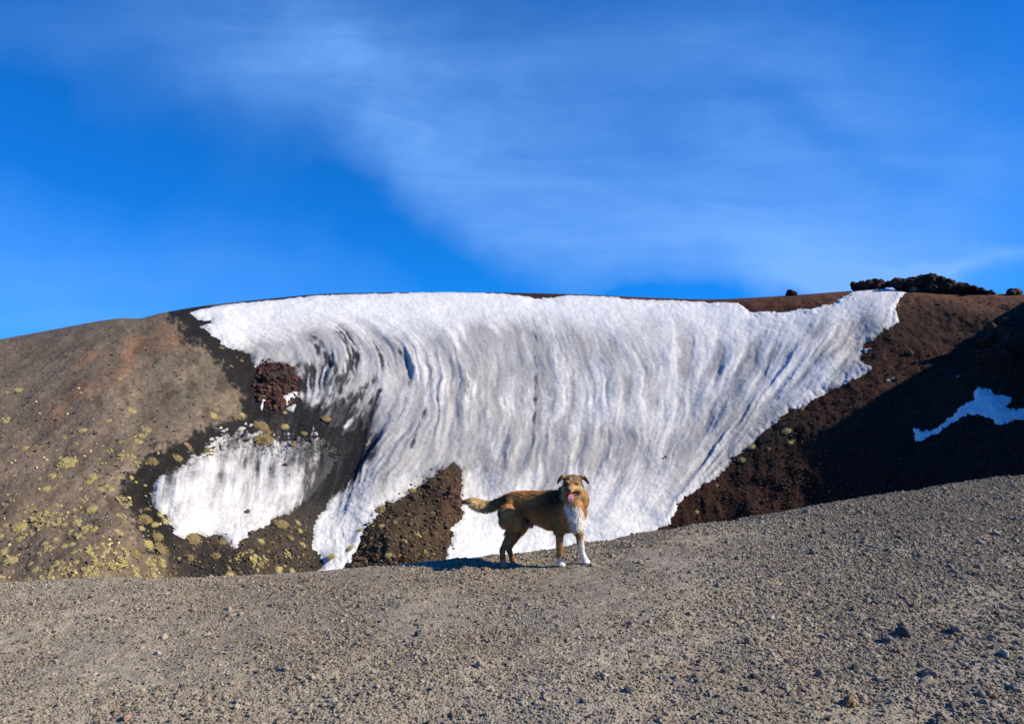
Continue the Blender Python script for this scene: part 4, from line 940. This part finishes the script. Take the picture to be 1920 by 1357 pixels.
        # legs
        lg = (py > 996); fore = lg & (px > 1030); nearf = fore & (px < 1070); farf = fore & (px >= 1070)
        mx(nearf*1., [.33, .165, .058]); mx(nearf*sstep(1043, 1049, py+2*ns), [.75, .70, .60]); mx(farf*1., [.34, .18, .075]); mx(farf*sstep(1008, 1026, py+4*ns+.6*(px-1088)), [.75, .70, .62])
        hind = lg & (px < 1000); mx(hind*.8, [.17, .08, .03]); mx(hind*(Y > 6.10)*.5, [.12, .06, .03]); mx(hind*(Y > 6.09)*sstep(1043, 1049, py), [.62, .58, .52]); mx(hind*(Y < 6.09)*sstep(1048, 1054, py), [.42, .24, .13])
        # head
        hd = (py < 944) & (px > 1050) & (Y < 5.86) & (px < 1100)
        fc = (gauss(px, py, 1074, 917, 26, 26) > .3) & (Y < 5.87)
        mx(fc*1., [.34, .19, .075]); mx(fc*gauss(px, py, 1076, 894, 22, 6)*.7, [.20, .135, .07]); mx(fc*gauss(px, py, 1074, 901, 7, 7)*.8, [.33, .135, .04])
        mx(fc*gauss(px, py, 1055, 899, 7, 13)*1.0, [.05, .032, .018]); mx(fc*gauss(px, py, 1093, 900, 6, 13)*.9, [.055, .035, .02])
        mx(fc*gauss(px, py, 1056, 915, 6, 8)*.8, [.42, .29, .13]); mx(fc*gauss(px, py, 1089, 916, 8, 9)*.9, [.52, .35, .15]); mx(fc*gauss(px, py, 1080, 913, 7, 7)*.6, [.45, .28, .12])
        mx(fc*gauss(px, py, 1061, 907.5, 5, 3.4)*1.2, [.03, .02, .014]); mx(fc*gauss(px, py, 1080.5, 907.5, 4.6, 2.1)*1.25, [.035, .02, .014]); mx(fc*gauss(px, py, 1070.6, 898, 1.4, 2.2)*1.4, [.85, .82, .75])
        mx(fc*gauss(px, py, 1062.5, 917, 3.2, 7)*.75, [.06, .035, .02])
        mouth = fc & (Y < 5.80); mx(mouth*np.exp(-(dist_line(px, py, [(1063, 928), (1070, 928.5), (1077, 926), (1082.5, 921.5)])/2.4)**2)*1.2, [.030, .014, .014])
        mx(np.exp(-(dist_line(px, py, [(1064, 932), (1072, 938), (1080, 931), (1084, 924)])/1.7)**2)*mouth*.9, [.05, .025, .022])
        ear = (px < 1054.5) & (py < 909) & (px > 1040) & (Y < 5.85) | (px > 1094.5) & (py < 909); mx(ear*1., [.045, .022, .015])
        mx((px > 1092)*gauss(px, py, 1098, 942, 12, 26)*.7, [.36, .21, .09])
        return np.clip(c*(1+.30*ns[:, None]), .008, .9)
    set_col(me, color(W, n))
    root = bpy.data.objects.new('dog', None); link(root); base = np.array([fr[0]*.5+hr[0]*.5, fr[1]*.5+hr[1]*.5, fr[2]]); root.location = base
    tag(root, 'brown mixed-breed dog with white chest, mouth open, standing on the gravel edge', 'dog')
    me.vertices.foreach_set('co', (W-base).astype(np.float32).ravel()); me.update()
    body = link(bpy.data.objects.new('body', me), root)
    # fur strands
    nf = len(me.polygons); cen = np.empty(nf*3, np.float32); me.polygons.foreach_get('center', cen); cen = cen.reshape(-1, 3)+base
    nn = np.empty(nf*3, np.float32); me.polygons.foreach_get('normal', nn); nn = nn.reshape(-1, 3).astype(float)
    ar = np.empty(nf, np.float32); me.polygons.foreach_get('area', ar); g = np.random.default_rng(3)
    cnt = 60000; idx = g.choice(nf, cnt, p=ar/ar.sum()); C = cen[idx].astype(float)+g.normal(0, .002, (cnt, 3)); n0 = nn[idx]
    px, py = to_px(C[:, 0], C[:, 1], C[:, 2]); Y = C[:, 1]
    Ln = np.full(cnt, .020); lay = np.tile(np.array([-.75, .3, -.5]), (cnt, 1))
    tailm = px < 943; Ln[tailm] = .038; lay[tailm] = [-1.1, 0, -.35]; tp = px < 885; Ln[tp] = .030; lay[tp] = [-1.6, 0, -.25]
    legs = (py > 1000); Ln[legs] = .006; lay[legs] = [-.1, 0, -1]
    feet = (py > 1048); Ln[feet] = .003
    rear = (px < 960) & (py > 945) & (py < 1002); Ln[rear] = .030; lay[rear] = [-.55, .1, -.8]
    bel = (py > 972) & (py < 1000) & (px > 975); Ln[bel] = .026; lay[bel] = [-.4, 0, -.9]
    chest = (px > 1062) & (py > 938) & (py < 1000); Ln[chest] = .026; lay[chest] = [.1, -.2, -1]
    nk = (px > 1040) & (py > 916) & (py < 950) & (Y > 5.83); Ln[nk] = .028; lay[nk] = [-.15, .25, -.9]
    hd = (py < 942) & (px > 1050) & (Y < 5.87); Ln[hd] = .006; lay[hd] = [0, .6, -.2]
    mz = hd & (Y < 5.78); Ln[mz] = .0025
    ea = (py < 908) & ((px < 1055) | (px > 1093)); Ln[ea] = .005; lay[ea] = [0, 0, -1]
    Ln *= g.uniform(.55, 1.25, cnt)*.9
    cl = fbm3(C[:, 0]/.03, C[:, 1]/.03, C[:, 2]/.03, 2, 66)[:, None]
    dirv = n0*.42+lay*.75+g.normal(0, .16, (cnt, 3))+cl*np.array([.25, .1, .2]); dirv /= np.linalg.norm(dirv, axis=1, keepdims=True)
    inw = (dirv*n0).sum(1); dirv = dirv+n0*np.maximum(.12-inw, 0)[:, None]; dirv /= np.linalg.norm(dirv, axis=1, keepdims=True)
    sd = np.cross(dirv, n0+1e-3); sd /= np.linalg.norm(sd, axis=1, keepdims=True)+1e-9
    w = (.0012+.035*Ln)[:, None]*.9; root_p = C-n0*.001; midp = C+dirv*Ln[:, None]*.55; tip = C+dirv*Ln[:, None]+np.array([0, 0, -.18])*Ln[:, None]
    Vv = np.stack([root_p-sd*w, root_p+sd*w, midp+sd*w*.8, midp-sd*w*.8, tip], 1)
    FF = np.concatenate([np.array([[0, 1, 2], [0, 2, 3], [3, 2, 4]])[None]+(np.arange(cnt)*5)[:, None, None]]).reshape(-1, 3)
    bib = (px > 1060) & (py > 945) & (px < 1100); Ln[bib] *= .6
    cc = color(C, n0)*np.where(bib[:, None], g.uniform(.9, 1.08, (cnt, 1)), g.uniform(.72, 1.3, (cnt, 1)))
    fm = mesh_np('fur', Vv.reshape(-1, 3)-base, FF, MAT_FUR, False, np.clip(np.repeat(cc, 5, 0), 0, .95)); fur = link(bpy.data.objects.new('fur', fm), root)
    # eyes, nose, tongue
    meye = flat_mat('eye', (.02, .012, .008), .15, .6); mnose = flat_mat('nose_leather', (.014, .012, .013), .35, .5); mt = flat_mat('tongue', (.62, .22, .26), .42, .5)
    for p in (J(1062, 907.5, 5.752), J(1080.5, 907.6, 5.768)):
        V, Fc = ICO[2]; e = mesh_np('eye', V*np.array([.0105, .010, .0075])+p-base, Fc, meye); link(bpy.data.objects.new('eye', e), root)
    V, Fc = ICO[3]; p = J(1066.6, 919.5, 5.640); Wn = V.copy(); Wn[:, 0] *= 1+.25*Wn[:, 2]
    for s in (-1, 1):
        d = (V[:, 0]-s*.42)**2+(V[:, 2]+.1)**2; Wn[:, 1] += .5*np.exp(-d/.05)*(V[:, 1] < 0)
    e = mesh_np('nose', Wn*np.array([.0185, .014, .0145])+p-base, Fc, mnose); link(bpy.data.objects.new('nose', e), root)
    # tongue: a curved tapered ribbon lying over the lower jaw
    cl_ = [J(1075, 926.5, 5.76), J(1072, 927.5, 5.71), J(1070, 930, 5.675), J(1069.3, 934.5, 5.663), J(1069.7, 939, 5.662), J(1070.5, 943, 5.668)]; wd = [.017, .018, .019, .0205, .018, .008]
    rows = []
    for k in range(31):
        t = k/30*5; i = min(int(t), 4); f = t-i; c = mix(cl_[i], cl_[i+1], f); wv = wd[i]*(1-f)+wd[i+1]*f
        tn = cl_[i+1]-cl_[i]; tn /= np.linalg.norm(tn); nr = np.cross(tn, [1., 0, 0]); nr /= np.linalg.norm(nr)
        ring = [c+np.array([1., 0, 0])*wv*math.cos(a)+nr*(.0045*math.sin(a)+.003*math.cos(a)**2) for a in np.linspace(0, 2*np.pi, 17)[:-1]]; rows.append(ring)
    R = np.array(rows); nr_, nc_ = R.shape[:2]; ii = np.arange(nr_-1)[:, None]*nc_; jj = np.arange(nc_)[None]; j2 = (jj+1) % nc_
    Fq = np.stack([ii+jj, ii+nc_+jj, ii+nc_+j2, ii+j2], -1).reshape(-1, 4); VV = R.reshape(-1, 3)
    e = mesh_np('tongue', VV-base, Fq, mt); bm = bmesh.new(); bm.from_mesh(e); bmesh.ops.holes_fill(bm, edges=[x for x in bm.edges if x.is_boundary], sides=0); bm.to_mesh(e); bm.free()
    link(bpy.data.objects.new('tongue', e), root)
    # mouth interior, dark
    mm = flat_mat('mouth_lining', (.045, .012, .014), .5, .3)
    Vm, Fm = ICO[3]; p = J(1074.5, 925.3, 5.765); e = mesh_np('mouth', Vm*np.array([.032, .045, .013])+p-base, Fm, mm); link(bpy.data.objects.new('mouth', e), root)
build_dog()
